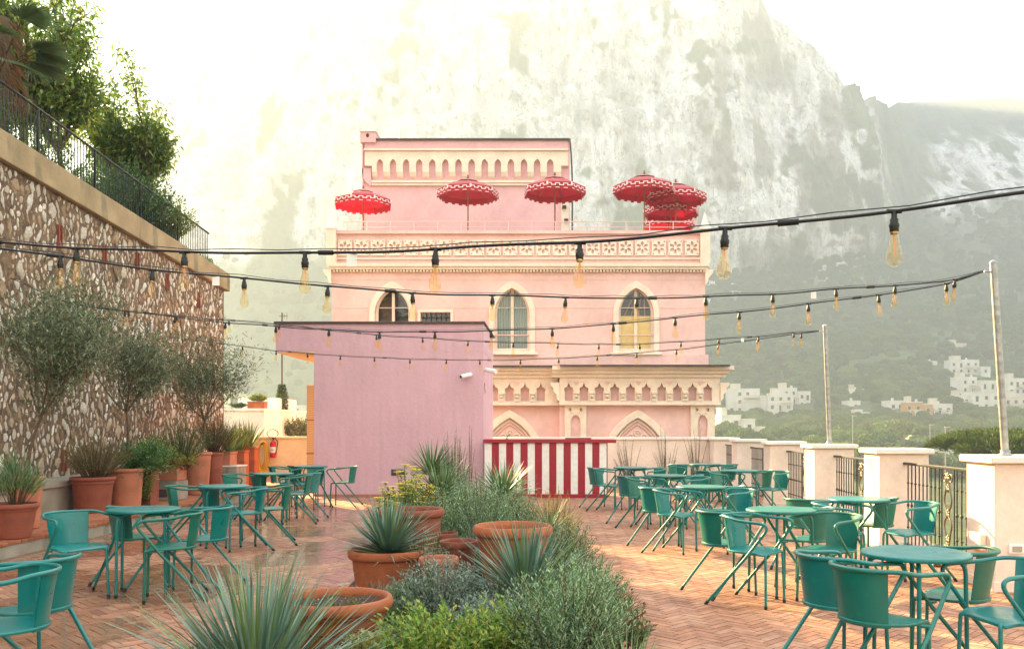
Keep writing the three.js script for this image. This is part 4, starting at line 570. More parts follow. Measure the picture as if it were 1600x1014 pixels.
  // [table x, z, label, [bearing of chair in degrees (0 = right, 90 = towards the viewer), distance, extra turn, label]...]
  const sets = [
    [2.07, -5.12, 'nearest round teal table at right', [[133, 0.50, -12, 'nearest chair at right, its dark back to the viewer'], [186, 0.42, -24, 'chair at the left side of the nearest right table, half hidden'], [-38, 0.42, 0, 'chair behind the nearest right table, facing the viewer'], [40, 0.50, 26, 'chair cut by the right edge at the nearest right table']]],
    [1.98, -7.8, 'round teal table second from the front at right', [[128, 0.55, -12, 'chair in front of the second right table, back to viewer'], [182, 0.48, -24, 'blue looking chair left of the second right table'], [-45, 0.42, 0, 'chair behind the second right table facing the viewer'], [52, 0.5, 26, 'chair right of the second right table, olive lit back']]],
    [3.05, -8.95, 'round teal table next to the second pillar at right', [[130, 0.5, -12, 'chair with lit back in front of the pillar side table'], [205, 0.48, -24, 'chair left of the pillar side table'], [-52, 0.42, 0, 'chair behind the pillar side table, before the iron railing'], [42, 0.52, 26, 'bright green chair right of the pillar side table']]],
    [1.78, -10.8, 'third round teal table of the inner right row', [[132, 0.56, -12, 'chair in front of the third inner table, back to viewer'], [184, 0.5, -24, 'blue looking chair left of the third inner table'], [-40, 0.45, 0, 'chair behind the third inner table'], [52, 0.5, 26, 'green chair right of the third inner table']]],
    [1.68, -13.3, 'fourth round teal table of the inner right row', [[135, 0.56, -12, 'chair in front of the fourth inner table, back to viewer'], [188, 0.5, -24, 'blue looking chair left of the fourth inner table'], [-40, 0.45, 0, 'chair behind the fourth inner table'], [48, 0.5, 26, 'chair right of the fourth inner table']]],
    [1.36, -15.9, 'round teal table nearest the striped bar', [[140, 0.55, -12, 'chair nearest the striped bar front, back to viewer'], [192, 0.52, -24, 'blue looking chair just beside the striped bar'], [-35, 0.45, 0, 'chair behind the table nearest the bar'], [45, 0.5, 26, 'chair right of the table nearest the bar']]],
    [3.08, -14.8, 'round teal table by the fourth pillar', [[132, 0.5, -12, 'chair in front of the table by the fourth pillar'], [200, 0.5, -24, 'chair left of the table by the fourth pillar'], [-40, 0.5, 0, 'blue looking chair right behind the table by the fourth pillar'], [20, 0.56, 0, 'green chair right of the table by the fourth pillar']]],
    [2.93, -17.3, 'farthest round teal table at right, before the end wall', [[150, 0.6, 0, 'chair left of the farthest right table'], [215, 0.5, -24, 'chair behind left of the farthest right table'], [-30, 0.5, 0, 'chair right of the farthest right table'], [60, 0.5, 26, 'chair in front of the farthest right table']]],
    [-3.60, -7.85, 'round teal table with wet top at left front', [[148, 0.52, 8, 'chair left of the wet top table, dark back'], [238, 0.46, 0, 'bright blue looking chair behind the wet top table'], [38, 0.46, 20, 'chair right front of the wet top table, back to viewer'], [-32, 0.50, -32, 'chair right behind the wet top table']]],
    [-4.02, -10.9, 'second round teal table of the left row', [[195, 0.52, 0, 'chair left of the second left table beside the planters'], [245, 0.5, 0, 'blue looking chair behind the second left table'], [40, 0.48, 20, 'chair right front of the second left table, back to viewer'], [-20, 0.56, -32, 'chair right behind the second left table']]],
    [-4.32, -13.8, 'third round teal table of the left row', [[165, 0.5, 0, 'chair left of the third left table'], [240, 0.5, 0, 'chair behind the third left table'], [35, 0.52, 20, 'chair right front of the third left table, back to viewer'], [-35, 0.5, -32, 'blue looking chair right behind the third left table']]],
    [-4.45, -16.4, 'farthest round teal table of the left row, before the mauve wall', [[180, 0.52, 0, 'chair left of the farthest left table'], [235, 0.5, 0, 'chair behind the farthest left table'], [0, 0.6, 0, 'chair right of the farthest left table, against the mauve wall'], [75, 0.5, 0, 'chair in front of the farthest left table']]],
    [-3.42, -4.83, 'round teal table cut by the left edge of the picture', [[-22, 0.52, 0, 'chair behind the cut off table at the left edge'], [25, 0.70, 0, 'nearest chair at the bottom left corner, back to viewer']]],
  ];
  const R = rngOf(21), paints = [M.teal, M.tealB, M.tealC], paint = (o) => { const m = paints[Math.floor(R() * 3)]; o.traverse((q) => { if (q.isMesh && paints.includes(q.material)) q.material = m; }); }; let nc = 0;
  sets.forEach(([x, z, label, chairs], i) => {
    const t = i ? copy(table, label) : table; t.userData.label = label; paint(t); t.position.set(x, 0, z); t.rotation.y = 0.25 + R() * 0.5;
    for (const [deg, dist, twist, lab] of chairs) { const a = deg * Math.PI / 180, cx = x + Math.cos(a) * dist, cz = z + Math.sin(a) * dist, c = nc++ ? copy(chair, lab) : chair; c.userData.label = lab; paint(c); c.position.set(cx, 0, cz); c.rotation.y = Math.atan2(x - cx, z - cz) + (twist + (R() - 0.5) * 14) * Math.PI / 180; }
  });
}
// ---------- poles and light strings ----------
{
  const pole = (x, z, y0, y1, lean, label) => { const t = thing('steel_pole', label, 'pole', [x, y0, z], 0, 'steel poles that carry the light strings'); obj('tube', [rod(V(0, 0, 0), V(lean, y1 - y0, 0), 0.034, 0.032, 14)], M.steel, t); obj('end_cap', [new THREE.SphereGeometry(0.034, 12, 8, 0, 6.3, 0, 1.6).translate(lean, y1 - y0, 0)], M.steel, t); obj('base_collar', [lathe([[0, 0], [0.06, 0], [0.06, 0.012], [0.042, 0.02], [0.042, 0.05], [0, 0.05]], 16)], M.steel, t); obj('hook', [rod(V(lean, y1 - y0 - 0.08, 0), V(lean - 0.08, y1 - y0 - 0.07, 0), 0.008)], M.steel, t); return V(x + lean - 0.09, y1 - 0.07, z); };
  const P1 = pole(4.10, -8.12, 1.19, 2.93, -0.11, 'thick steel pole on the nearest pillar at right'), P2 = pole(4.18, -13.55, 1.19, 2.97, -0.07, 'thinner looking steel pole on the third pillar'), P0 = pole(4.10, -2.55, 1.19, 2.6, 0, 'steel pole outside the picture, end of the nearest light string');
  const glassG = lathe([[0.0001, -0.148], [0.012, -0.146], [0.023, -0.137], [0.0305, -0.122], [0.032, -0.107], [0.0295, -0.088], [0.023, -0.06], [0.0175, -0.036], [0.0145, -0.018], [0.0135, 0]], 18);
  const sock = join([lathe([[0, 0.075], [0.011, 0.075], [0.0125, 0.05], [0.017, 0.046], [0.017, 0.03], [0.0205, 0.026], [0.0205, 0.014], [0.0185, 0.010], [0.0185, -0.004], [0.0145, -0.008], [0, -0.008]], 14), rod(V(-0.03, 0.078, 0), V(0.03, 0.078, 0), 0.0095, 0.0095, 8)]);
  const fil = join([...[0, 1, 2, 3].map((k) => { const a = k * 1.571 + 0.4; return sweep([V(Math.cos(a) * 0.006, -0.025, Math.sin(a) * 0.006), V(Math.cos(a) * 0.013, -0.11, Math.sin(a) * 0.013)], 0.0009, 5); }), rod(V(0, -0.005, 0), V(0, -0.05, 0), 0.004, 0.002, 6)]);
  const collar = lathe([[0.0135, 0.002], [0.0165, -0.001], [0.0165, -0.012], [0.0145, -0.015]], 14), M_brass = mat({ color: hex('#b8975a'), metalness: 0.8, roughness: 0.35 });
  const R = rngOf(31);
  // each string: sights along the cable with distance, then the places of the bulbs
  function string(label, pts, bulbs, rad, tags) {
    const t = thing('light_string', label, 'string lights', [0, 0, 0], 0, 'light strings across the terrace');
    const c = new THREE.CatmullRomCurve3(pts, false, 'centripetal'), N = 500, line = c.getSpacedPoints(N), uOf = (p) => 865 + p.x * 1400 / -p.z;
    line.forEach((p, i) => { p.y += 0.006 * Math.sin(i * 0.13) * Math.sin(i * 0.031 + 1); });
    obj('cable', [sweep(line, rad, 6)], M.black, t);
    obj('guy_wire', [sweep(line.filter((_, i) => i % 10 === 0).map((p, i, a) => V(p.x, p.y + 0.010 + 0.011 * Math.sin(i * 1.7) ** 2, p.z + 0.006)), rad * 0.35, 4)], M.iron, t);
    const spot = (u) => { let best = line[0]; for (const p of line) if (Math.abs(uOf(p) - u) < Math.abs(uOf(best) - u)) best = p; return best; };
    for (const u of bulbs) { const p = spot(u), b = part('bulb', t); b.scale.setScalar(0.88); b.position.set(p.x, p.y - 0.069, p.z); b.rotation.set((R() - 0.5) * 0.16, R() * 6.28, (R() - 0.5) * 0.16); obj('socket', sock, M.black, b).rotation.y = -b.rotation.y; obj('glass', glassG, M.bulb, b); obj('filament', fil, M.amber, b); obj('collar', collar, M_brass, b); }
    for (const u of tags || []) { const p = spot(u); const g = new THREE.PlaneGeometry(0.045, 0.06, 3, 3), q = g.attributes.position; for (let i = 0; i < q.count; i++) q.setZ(i, 0.008 * Math.sin(q.getX(i) * 60)); g.rotateY(0.4); g.translate(p.x, p.y - 0.036, p.z); obj('paper_tag', [g], M.whitePaint, t); }
    for (let i = 40; i < N; i += 83) obj('cable_joint', [sweep([line[i], line[i + 1], line[i + 2], line[i + 3]], rad * 1.9, 6)], M.black, t);
    return t;
  }
  const P = (u, v, d) => at(u, v, d), S = (list) => list.map(([u, v, d]) => P(u, v, d));
  string('nearest light string with the largest bulbs, sweeping up to the right', [V(-7.98, 2.55, -7.3), ...S([[-200, 365, 5.3], [0, 380, 4.98], [120, 386, 4.8], [290, 394, 4.55], [478, 395, 4.3], [678, 389, 4.06], [907, 378, 3.78], [1134, 357, 3.5], [1400, 330, 3.2], [1600, 302, 2.98]]), P0], [-60, 120, 290, 478, 678, 907, 1134, 1400], 0.0065, [548]);
  string('upper light string from the nearest pole, falling toward the left wall', [V(-7.98, 2.6, -3.6), ...S([[-150, 365, 5.0], [0, 389, 5.35], [95, 402, 5.5], [237, 420, 5.75], [378, 435, 6.0], [512, 447, 6.3], [642, 457, 6.55], [770, 462, 6.8], [882, 464, 7.0], [990, 466, 7.2], [1104, 464, 7.45], [1208, 459, 7.65], [1306, 452, 7.85], [1400, 446, 8.0], [1490, 437, 8.1]]), P1], [95, 237, 378, 512, 642, 770, 882, 994, 1104, 1208, 1306, 1400, 1492], 0.0065, [335, 1272]);
  string('lower light string from the nearest pole, dipping before the villa', [V(-7.95, 3.62, -13.1), ...S([[110, 474, 12.3], [190, 485, 11.7], [270, 495, 11.2], [352, 504, 10.7], [430, 510, 10.3], [512, 515, 9.95], [596, 519, 9.65], [680, 518, 9.4], [770, 517, 9.15], [863, 513, 8.95], [960, 506, 8.75], [1055, 497, 8.6], [1155, 487, 8.45], [1265, 475, 8.3], [1372, 461, 8.2], [1480, 443, 8.15]]), P1], [120, 194, 272, 352, 430, 512, 594, 679, 768, 863, 960, 1055, 1155, 1263, 1372, 1479], 0.006);
  string('upper light string from the far pole, running to the left wall', [V(-7.95, 3.45, -14.0), ...S([[190, 486, 14.0], [350, 500, 13.9], [435, 507, 13.85], [520, 517, 13.8], [594, 524, 13.75], [660, 528, 13.7], [730, 533, 13.65], [800, 535, 13.6], [870, 537, 13.6], [935, 538, 13.6], [1000, 538, 13.6], [1063, 534, 13.6], [1122, 530, 13.6], [1185, 526, 13.6], [1240, 520, 13.55]]), P2], [200, 276, 357, 436, 588, 659, 730, 802, 870, 935, 1000, 1064, 1124, 1186, 1241], 0.006, [1160]);
  string('lowest and farthest light string from the far pole', [V(-7.95, 3.3, -18.6), ...S([[330, 535, 17.9], [430, 548, 17.3], [530, 556, 16.7], [640, 561, 16.1], [750, 563, 15.5], [850, 561, 15.0], [940, 556, 14.6], [1030, 549, 14.2], [1120, 539, 13.9], [1200, 528, 13.7]]), P2], [285, 330, 378, 430, 480, 532, 585, 640, 696, 750, 812, 872, 933, 995, 1058, 1121, 1184, 1253], 0.006);
}

// ---------- plants ----------
class Leaves {                 // many small folded leaves in one mesh
  constructor() { this.p = []; this.c = []; }
  add(o, dir, up, len, wid, col, fold = 0.25) {
    const s = dir.clone().cross(up); if (s.lengthSq() < 1e-6) s.set(1, 0, 0); s.normalize(); const n = s.clone().cross(dir).normalize(), m = o.clone().addScaledVector(dir, len * 0.45), tip = o.clone().addScaledVector(dir, len).addScaledVector(n, -len * 0.12);
    const l = m.clone().addScaledVector(s, wid / 2).addScaledVector(n, wid * fold), r = m.clone().addScaledVector(s, -wid / 2).addScaledVector(n, wid * fold);
    for (const q of [o, l, tip, o, tip, r]) { this.p.push(q.x, q.y, q.z); this.c.push(...col); }
  }
  mesh(name, m, parent) { const g = new THREE.BufferGeometry(); g.setAttribute('position', new THREE.Float32BufferAttribute(this.p, 3)); g.setAttribute('color', new THREE.Float32BufferAttribute(this.c, 3)); g.computeVertexNormals(); const o = new THREE.Mesh(metric(g), m); o.name = name; o.castShadow = o.receiveShadow = true; parent.add(o); return stuff(o); }
}
const M_leaf = phys({ color: 0xffffff, vertexColors: true, roughness: 0.62, transmission: 0.5, thickness: 0 }), M_leafDull = mat({ color: 0xffffff, vertexColors: true, roughness: 0.9 });
const M_stem = mat({ color: hex('#6b5238'), map: rep(T_wood, 3), roughness: 0.95 }), M_bark = mat({ color: hex('#7d6b55'), map: rep(T_grain, 6), bumpMap: rep(T_plasterB, 8), bumpScale: 0.01, roughness: 1 });
const vary = (c, R, k = 0.35) => { const f = 1 + (R() - 0.5) * 2 * k, h = (R() - 0.5) * 0.25; return [c[0] * f * (1 + h), c[1] * f, c[2] * f * (1 - h)]; };
const COL = { silver: [[0.22, 0.34, 0.17], [0.36, 0.46, 0.29], [0.14, 0.25, 0.10]], sage: [[0.25, 0.41, 0.05], [0.36, 0.49, 0.09], [0.16, 0.30, 0.04], [0.46, 0.46, 0.08]], green: [[0.08, 0.18, 0.05], [0.13, 0.26, 0.07], [0.06, 0.13, 0.045]], blue: [[0.15, 0.24, 0.20], [0.24, 0.33, 0.26], [0.12, 0.20, 0.15]], olive: [[0.16, 0.21, 0.11], [0.27, 0.31, 0.20], [0.09, 0.13, 0.06]], brown: [[0.17, 0.15, 0.06], [0.22, 0.19, 0.08], [0.11, 0.13, 0.05]], lime: [[0.30, 0.36, 0.04], [0.20, 0.30, 0.05]] };
// stems fan out from a foot; leaves all along their outer part
function shrub(t, o) {
  const R = rngOf(o.seed), L = new Leaves(), stems = [], { r, h, n, per, len, wid, col, dull } = o, y0 = o.y0 || 0;
  for (let i = 0; i < n; i++) {
    const a = R() * 6.2832, e = Math.sqrt(R()), spread = o.spread ?? 1, tip = V(Math.cos(a) * e * r * spread, y0 + h * lerp(1, 0.55, e * e) * lerp(0.72, 1.08, R()), Math.sin(a) * e * r * spread), foot = V(Math.cos(a) * e * r * 0.18, y0 - 0.02, Math.sin(a) * e * r * 0.18);
    const mid = foot.clone().lerp(tip, 0.5).add(V((R() - 0.5) * r * 0.25, h * 0.1, (R() - 0.5) * r * 0.25)), q = new THREE.QuadraticBezierCurve3(foot, mid, tip);
    if (o.droop && R() < o.droop) { tip.y -= h * 0.5; tip.x *= 1.25; tip.z *= 1.25; }
    if (i % (o.stemEvery || 3) === 0) stems.push(sweep(q.getPoints(5), (f) => lerp(o.stem || 0.006, 0.0015, f), 4));
    for (let k = 0; k < per; k++) {
      const f = lerp(o.from ?? 0.3, 1, k / (per - 1)), p = q.getPoint(f), tan = q.getTangent(f), g = k * 2.4 + R() * 0.8, side = V(Math.cos(g), 0.15 + R() * 0.3, Math.sin(g)), dir = tan.clone().multiplyScalar(lerp(0.35, 0.9, f) * (o.along ?? 1)).add(side.multiplyScalar(0.8)).normalize(), s = lerp(1.1, 0.6, f) * lerp(0.7, 1.25, R());
      L.add(p.addScaledVector(side, 0.004), dir, V(0, 1, 0).add(V(R() - 0.5, 0, R() - 0.5)), len * s, wid * s, vary(col[Math.floor(R() * col.length)], R), o.fold ?? 0.25);
    }
    if (o.flower && R() < o.flower.share) { const p = q.getPoint(1); for (let k = 0; k < 5; k++) { const b = k / 5 * 6.283; L.add(p.clone().add(V(0, 0.01, 0)), V(Math.cos(b), 0.35, Math.sin(b)).normalize(), V(0, 1, 0), o.flower.size, o.flower.size * 0.8, vary(o.flower.col, R, 0.12), 0.1); } }
  }
  L.mesh('foliage', dull ? M_leafDull : M_leaf, t); if (stems.length) stuff(obj('stems', stems, M_stem, t)); return t;
}
const PRE = {
  silver: { n: 150, per: 30, len: 0.046, wid: 0.014, col: COL.silver, dull: true, along: 1.2 }, feather: { n: 190, per: 34, len: 0.042, wid: 0.012, col: COL.silver, dull: true, along: 1.1 },
  sage: { n: 130, per: 18, len: 0.062, wid: 0.030, col: COL.sage, along: 0.9, from: 0.35 }, leafy: { n: 100, per: 17, len: 0.07, wid: 0.045, col: COL.green, from: 0.35 }, fluff: { n: 130, per: 22, len: 0.045, wid: 0.007, col: COL.brown, dull: true, along: 1.6 }, needle: { n: 110, per: 20, len: 0.05, wid: 0.006, col: COL.green, dull: true, along: 1.4 }, tuft: { n: 150, per: 5, len: 0.12, wid: 0.006, col: COL.blue, dull: true, along: 3, from: 0.5 },
};
let seedN = 100;
const bush = (name, label, kind, pos, r, h, extra = {}) => shrub(thing(name, label, extra.category || 'shrub', pos, 0, extra.group), { ...PRE[kind], seed: seedN++, r, h, ...extra });
// stiff sword leaves, each a mesh of its own
const bladeG = [0, 1, 2, 3, 4, 5].map((v) => { const pos = [], idx = [], n = 6, R = rngOf(300 + v), c = (R() - 0.3) * 0.22, wav = (R() - 0.5) * 0.06; for (let i = 0; i <= n; i++) { const f = i / n, w = 0.5 * (f < 0.12 ? lerp(1.25, 1, f / 0.12) : Math.pow(1 - (f - 0.12) / 0.88, 0.9) + 0.015), y = f, z = -c * f * f + wav * Math.sin(f * 3); pos.push(-w, y, z, 0, y, z - 0.006 * w, w, y, z); if (i) for (let k = 0; k < 2; k++) { const a = (i - 1) * 3 + k, b = i * 3 + k; idx.push(a, a + 1, b, a + 1, b + 1, b); } } const g = new THREE.BufferGeometry(); g.setAttribute('position', new THREE.Float32BufferAttribute(pos, 3)); g.setIndex(idx); g.computeVertexNormals(); return metric(g); });
const bladeM = (cols, rough = 0.5) => cols.map((c) => mat({ color: new THREE.Color().setRGB(...c), roughness: rough }));
const BM = { blue: bladeM([[0.10, 0.20, 0.145], [0.16, 0.26, 0.19], [0.075, 0.155, 0.105], [0.22, 0.31, 0.23], [0.17, 0.25, 0.08]], 0.42), green: bladeM([[0.10, 0.20, 0.08], [0.16, 0.26, 0.10], [0.20, 0.29, 0.10], [0.11, 0.17, 0.07]], 0.42), dry: bladeM([[0.42, 0.25, 0.07], [0.50, 0.33, 0.08], [0.33, 0.27, 0.10]]) };
function rosette(t, o) {
  const R = rngOf(o.seed), q = new THREE.Quaternion(), e = new THREE.Euler();
  for (let i = 0; i < o.n; i++) { const f = i / o.n, az = i * 2.39996 + R() * 0.3, el = lerp(o.el0 ?? 1.45, o.el1 ?? 0.15, Math.pow(f, 0.8)) + (R() - 0.5) * 0.2, m = o.mats[Math.floor(R() * o.mats.length)], b = obj('leaf', bladeG[Math.floor(R() * 6)], f > 0.9 && o.dry ? BM.dry[i % 3] : m, t); const len = o.len * lerp(0.85, 1.1, R()) * lerp(0.9, 1, f); b.position.set(Math.cos(az) * 0.03, (o.y0 || 0) + 0.04 * (1 - f), -Math.sin(az) * 0.03); b.rotation.set(0, 0, 0); b.quaternion.setFromEuler(e.set(0, az, 0)).multiply(q.setFromEuler(new THREE.Euler(0, 0, -(Math.PI / 2 - el)))).multiply(new THREE.Quaternion().setFromEuler(new THREE.Euler(0, -Math.PI / 2 + (R() - 0.5) * 0.8, 0))); b.scale.set(o.wid * lerp(0.8, 1.15, R()), len, len); }
  if (o.trunk) obj('stem', [rod(V(0, o.y0 - o.trunk, 0), V(0, o.y0 + 0.06, 0), 0.05, 0.04)], M_stem, t);
  return t;
}
// ---------- pots ----------
function pot(name, label, pos, R, h, o = {}) {
  const t = thing(name, label, 'pot', pos, 0, 'terracotta pots'), rb = R * (o.foot || 0.68), lip = o.lip || 0.05, m = o.m || M.clay;
  obj('body', [lathe([[0, 0], [rb, 0], [rb + 0.005, 0.02], ...[0.2, 0.4, 0.6, 0.8].map((f) => [lerp(rb, R * 0.94, Math.pow(f, 0.85)), h * f]), [R * 0.94, h - lip * 0.8], [R * 0.86, h - lip * 0.8], [R * 0.83, h * 0.6], [0, h * 0.6]], 36)], m, t);
  const rim = []; for (let k = 0; k <= 14; k++) { const a = k / 14 * Math.PI * 2 - Math.PI / 2; rim.push([R * 0.955 + Math.cos(a) * R * 0.075, h - lip * 0.5 + Math.sin(a) * lip * 0.62]); } obj('rim', [lathe(rim, 36)], m, t);
  if (o.band) obj('band', [lathe([[R * 0.92, h * 0.8], [R * 0.95, h * 0.8 + 0.008], [R * 0.955, h * 0.8 + 0.03], [R * 0.93, h * 0.8 + 0.04]], 36)], m, t);
  const s = []; { const g = new THREE.CircleGeometry(R * 0.86, 24); g.rotateX(-Math.PI / 2); const p = g.attributes.position; for (let i = 0; i < p.count; i++) p.setY(i, h - (o.soil ?? 0.07) + 0.02 * hash3(i, 4, 7)); g.computeVertexNormals(); s.push(g); } obj('soil', s, M.soil, t);
  return t;
}
const crate = (name, label, x0, x1, y0, y1, z0, z1, m, cat = 'planter') => { const t = thing(name, label, cat, [(x0 + x1) / 2, y0, (z0 + z1) / 2]), w = Math.abs(x1 - x0) / 2, d = Math.abs(z1 - z0) / 2, h = y1 - y0; obj('trough', [rbox(-w, w, 0, h - 0.05, -d, d, 0.012)], m, t); const f = [rbox(-w - 0.012, w + 0.012, h - 0.049, h, -d - 0.012, -d + 0.03, 0.006, 1), rbox(-w - 0.012, w + 0.012, h - 0.049, h, d - 0.03, d + 0.012, 0.006, 1), rbox(-w - 0.011, -w + 0.03, h - 0.048, h - 0.001, -d + 0.03, d - 0.03, 0.006, 1), rbox(w - 0.03, w + 0.011, h - 0.048, h - 0.001, -d + 0.03, d - 0.03, 0.006, 1)]; obj('rim', f, m, t); obj('soil', [box(-w + 0.03, w - 0.03, h - 0.0499, h - 0.02, -d + 0.03, d - 0.03)], M.soil, t); return t; };
// --- island of pots and plants down the middle ---
{
  const bedPts = [[-1.75, 3.2], [-1.62, 5], [-1.72, 7.2], [-1.85, 9.5], [-1.95, 11.5], [-1.7, 13.4], [-0.7, 13.5], [-0.25, 11.5], [0.05, 9.2], [0.2, 7], [0.42, 5.3], [0.55, 3.2]];
  const g = ext(shapeOf(new THREE.CatmullRomCurve3(bedPts.map(([x, y]) => V(x, y, 0)), true).getPoints(60).map((p) => [p.x, p.y])), 0.05, 0, 0.03); g.rotateX(-Math.PI / 2); g.translate(0, 0.005, 0); struct('planting_bed', metric(g), M.soil);
  pot('bowl_pot', 'wide empty terracotta bowl pot at the front left of the plants', [-1.26, 0.03, -5.2], 0.315, 0.43, { lip: 0.06, band: true, m: M.clay, foot: 0.62, soil: 0.05 });
  bush('seedlings', 'tiny seedlings in the wide empty bowl pot', 'leafy', [-1.26, 0.4, -5.2], 0.2, 0.06, { n: 26, per: 4, len: 0.03, wid: 0.014, category: 'seedlings', stem: 0.002, spread: 1.1, col: [[0.3, 0.3, 0.08], [0.2, 0.26, 0.07]] });
  pot('round_pot', 'terracotta pot that holds the spiky blue yucca', [-1.34, 0.03, -7.25], 0.315, 0.43, { lip: 0.06, m: M.clay, foot: 0.75 });
  pot('tall_pot', 'tall terracotta pot standing behind the potted yucca', [-1.28, 0.03, -8.05], 0.29, 0.68, { lip: 0.06, m: M.clayDark, foot: 0.72 });
  pot('round_pot', 'large empty terracotta pot with thick rim right of centre', [-0.33, 0.03, -7.25], 0.315, 0.62, { lip: 0.07, m: M.clay, foot: 0.66 });
  pot('small_pot', 'small dark terracotta pot left of the large empty pot', [-0.80, 0.03, -7.55], 0.16, 0.46, { m: M.clayDark, foot: 0.7 });
  pot('small_pot', 'small low terracotta pot in front of the dark small pot', [-0.88, 0.03, -6.85], 0.15, 0.42, { m: M.clayPink, foot: 0.7 });
  pot('small_pot', 'small red pot half hidden under the white flowered bush', [-1.0, 0.03, -8.1], 0.13, 0.46, { m: M.clayDark });
  const ros = (label, pos, o) => rosette(thing('yucca', label, 'yucca', pos, 0, 'spiky yuccas among the pots'), o);
  ros('largest spiky yucca in the foreground at bottom left of centre', [-1.40, 0.09, -4.2], { seed: 1, n: 295, len: 0.76, wid: 0.025, mats: BM.blue, el0: 1.5, el1: 0.4, y0: 0.06 });
  ros('spiky blue yucca growing in the terracotta pot', [-1.34, 0.42, -7.25], { seed: 2, n: 295, len: 0.52, wid: 0.024, mats: BM.blue, el0: 1.5, el1: 0.1 });
  ros('spiky pale yucca in front of the large empty pot', [-0.20, 0.18, -6.35], { seed: 3, n: 290, len: 0.66, wid: 0.021, mats: BM.blue, el0: 1.5, el1: 0.35, y0: 0.02, trunk: 0.15 });
  ros('fan shaped yucca near the mauve wall, left of the bar', [-1.42, 0.52, -11.4], { seed: 4, n: 280, len: 0.60, wid: 0.027, mats: BM.green, el0: 1.35, el1: -0.3, dry: true, y0: 0.02, trunk: 0.52 });
  ros('fan shaped yucca in front of the striped bar', [-0.66, 0.52, -11.4], { seed: 5, n: 280, len: 0.56, wid: 0.027, mats: BM.green, el0: 1.35, el1: -0.3, dry: true, y0: 0.02, trunk: 0.52 });
  ros('dark yucca behind the fan shaped yucca by the mauve wall', [-1.72, 0.75, -12.6], { seed: 6, n: 140, len: 0.55, wid: 0.03, mats: BM.green, el0: 1.4, el1: 0.2, y0: 0.02, trunk: 0.74 });
  ros('low spiky yucca whose tips show at the bottom edge', [0.36, 0.12, -4.35], { seed: 7, n: 90, len: 0.36, wid: 0.012, mats: BM.green, el0: 1.45, el1: 0.6 });
  ros('grassy yucca with orange tips behind the large empty pot', [-0.05, 0.36, -9.0], { seed: 8, n: 120, len: 0.42, wid: 0.012, mats: [...BM.green, BM.dry[1]], el0: 1.3, el1: 0.2, dry: true, y0: 0.02, trunk: 0.36 });
  bush('dusty_miller', 'silvery tuft left of the foreground yucca', 'silver', [-1.72, 0.03, -4.55], 0.22, 0.38, {});
  bush('sage_bush', 'yellow green leafy sage at the bottom middle', 'sage', [-0.66, 0.03, -4.75], 0.40, 0.48, { n: 190 });
  bush('sage_bush', 'smaller yellowish sage beside the empty bowl pot', 'sage', [-0.98, 0.03, -4.62], 0.22, 0.36, { col: [[0.40, 0.40, 0.12], [0.30, 0.36, 0.10], [0.45, 0.42, 0.16]] });
  bush('sage_bush', 'light green sage against the silver artemisia', 'sage', [-0.33, 0.03, -4.9], 0.26, 0.46, {});
  bush('artemisia', 'large silver grey artemisia at the bottom right of the plants', 'feather', [0.06, 0.03, -4.95], 0.40, 0.70, { n: 280 });
  bush('artemisia', 'silver grey artemisia behind the large one, toward the paving', 'feather', [0.20, 0.03, -5.6], 0.30, 0.52, { n: 120 });
  bush('rose_bush', 'small leafy shrub with dark leaves leaning over the paving', 'leafy', [0.42, 0.03, -5.35], 0.22, 0.42, { n: 34, per: 12, len: 0.055, wid: 0.034, col: [[0.10, 0.2, 0.05], [0.16, 0.26, 0.07], [0.2, 0.14, 0.07]], stem: 0.005 });
  bush('rose_shoot', 'thin dark shoot rising over the paving beside the artemisia', 'leafy', [0.36, 0.03, -6.0], 0.2, 0.55, { n: 7, per: 16, len: 0.045, wid: 0.022, stemEvery: 1 });
  bush('silver_leaf', 'pale silver leaved shrub before the small pots', 'sage', [-0.80, 0.03, -6.3], 0.42, 0.52, { n: 220, col: [[0.3, 0.38, 0.3], [0.38, 0.45, 0.37], [0.22, 0.3, 0.2]], len: 0.05, wid: 0.018 });
  bush('silver_leaf', 'silver leaved ground shrub left of the spiky pale yucca', 'sage', [-0.42, 0.03, -5.6], 0.30, 0.40, { col: [[0.28, 0.37, 0.28], [0.38, 0.45, 0.37]], len: 0.048, wid: 0.018 });
  bush('grass_tuft', 'dry grey grass tuft at the foot of the yucca pot', 'tuft', [-1.33, 0.03, -6.55], 0.30, 0.24, { col: [[0.2, 0.22, 0.16], [0.28, 0.26, 0.2]], category: 'grass tuft' });
  bush('grass_tuft', 'green grass tuft beside the small low pot', 'needle', [-1.0, 0.03, -7.15], 0.28, 0.56, { category: 'grass tuft', col: COL.silver });
  bush('artemisia', 'tall silver artemisia in the middle behind the pots', 'feather', [-0.70, 0.03, -8.7], 0.44, 0.98, { n: 280 });
  bush('artemisia', 'silver artemisia left of the tall one, above the red pot', 'feather', [-1.02, 0.03, -8.9], 0.40, 0.80, {});
  bush('white_flower_bush', 'dark bush dotted with white flowers behind the tall pot', 'leafy', [-1.2, 0.03, -9.2], 0.46, 0.86, { len: 0.05, wid: 0.025, n: 190, flower: { share: 0.6, size: 0.018, col: [0.8, 0.8, 0.76] } });
  bush('grass_tuft', 'wispy upright grass before the tall artemisia', 'tuft', [-0.72, 0.03, -8.0], 0.25, 0.55, { category: 'grass tuft', n: 100 });
  bush('yellow_flower_bush', 'bush with bright yellow flowers at the left of the yuccas', 'leafy', [-1.66, 0.03, -10.2], 0.38, 0.92, { n: 120, col: [[0.2, 0.32, 0.05], [0.28, 0.38, 0.08]], flower: { share: 0.95, size: 0.06, col: [0.95, 0.78, 0.03] } });
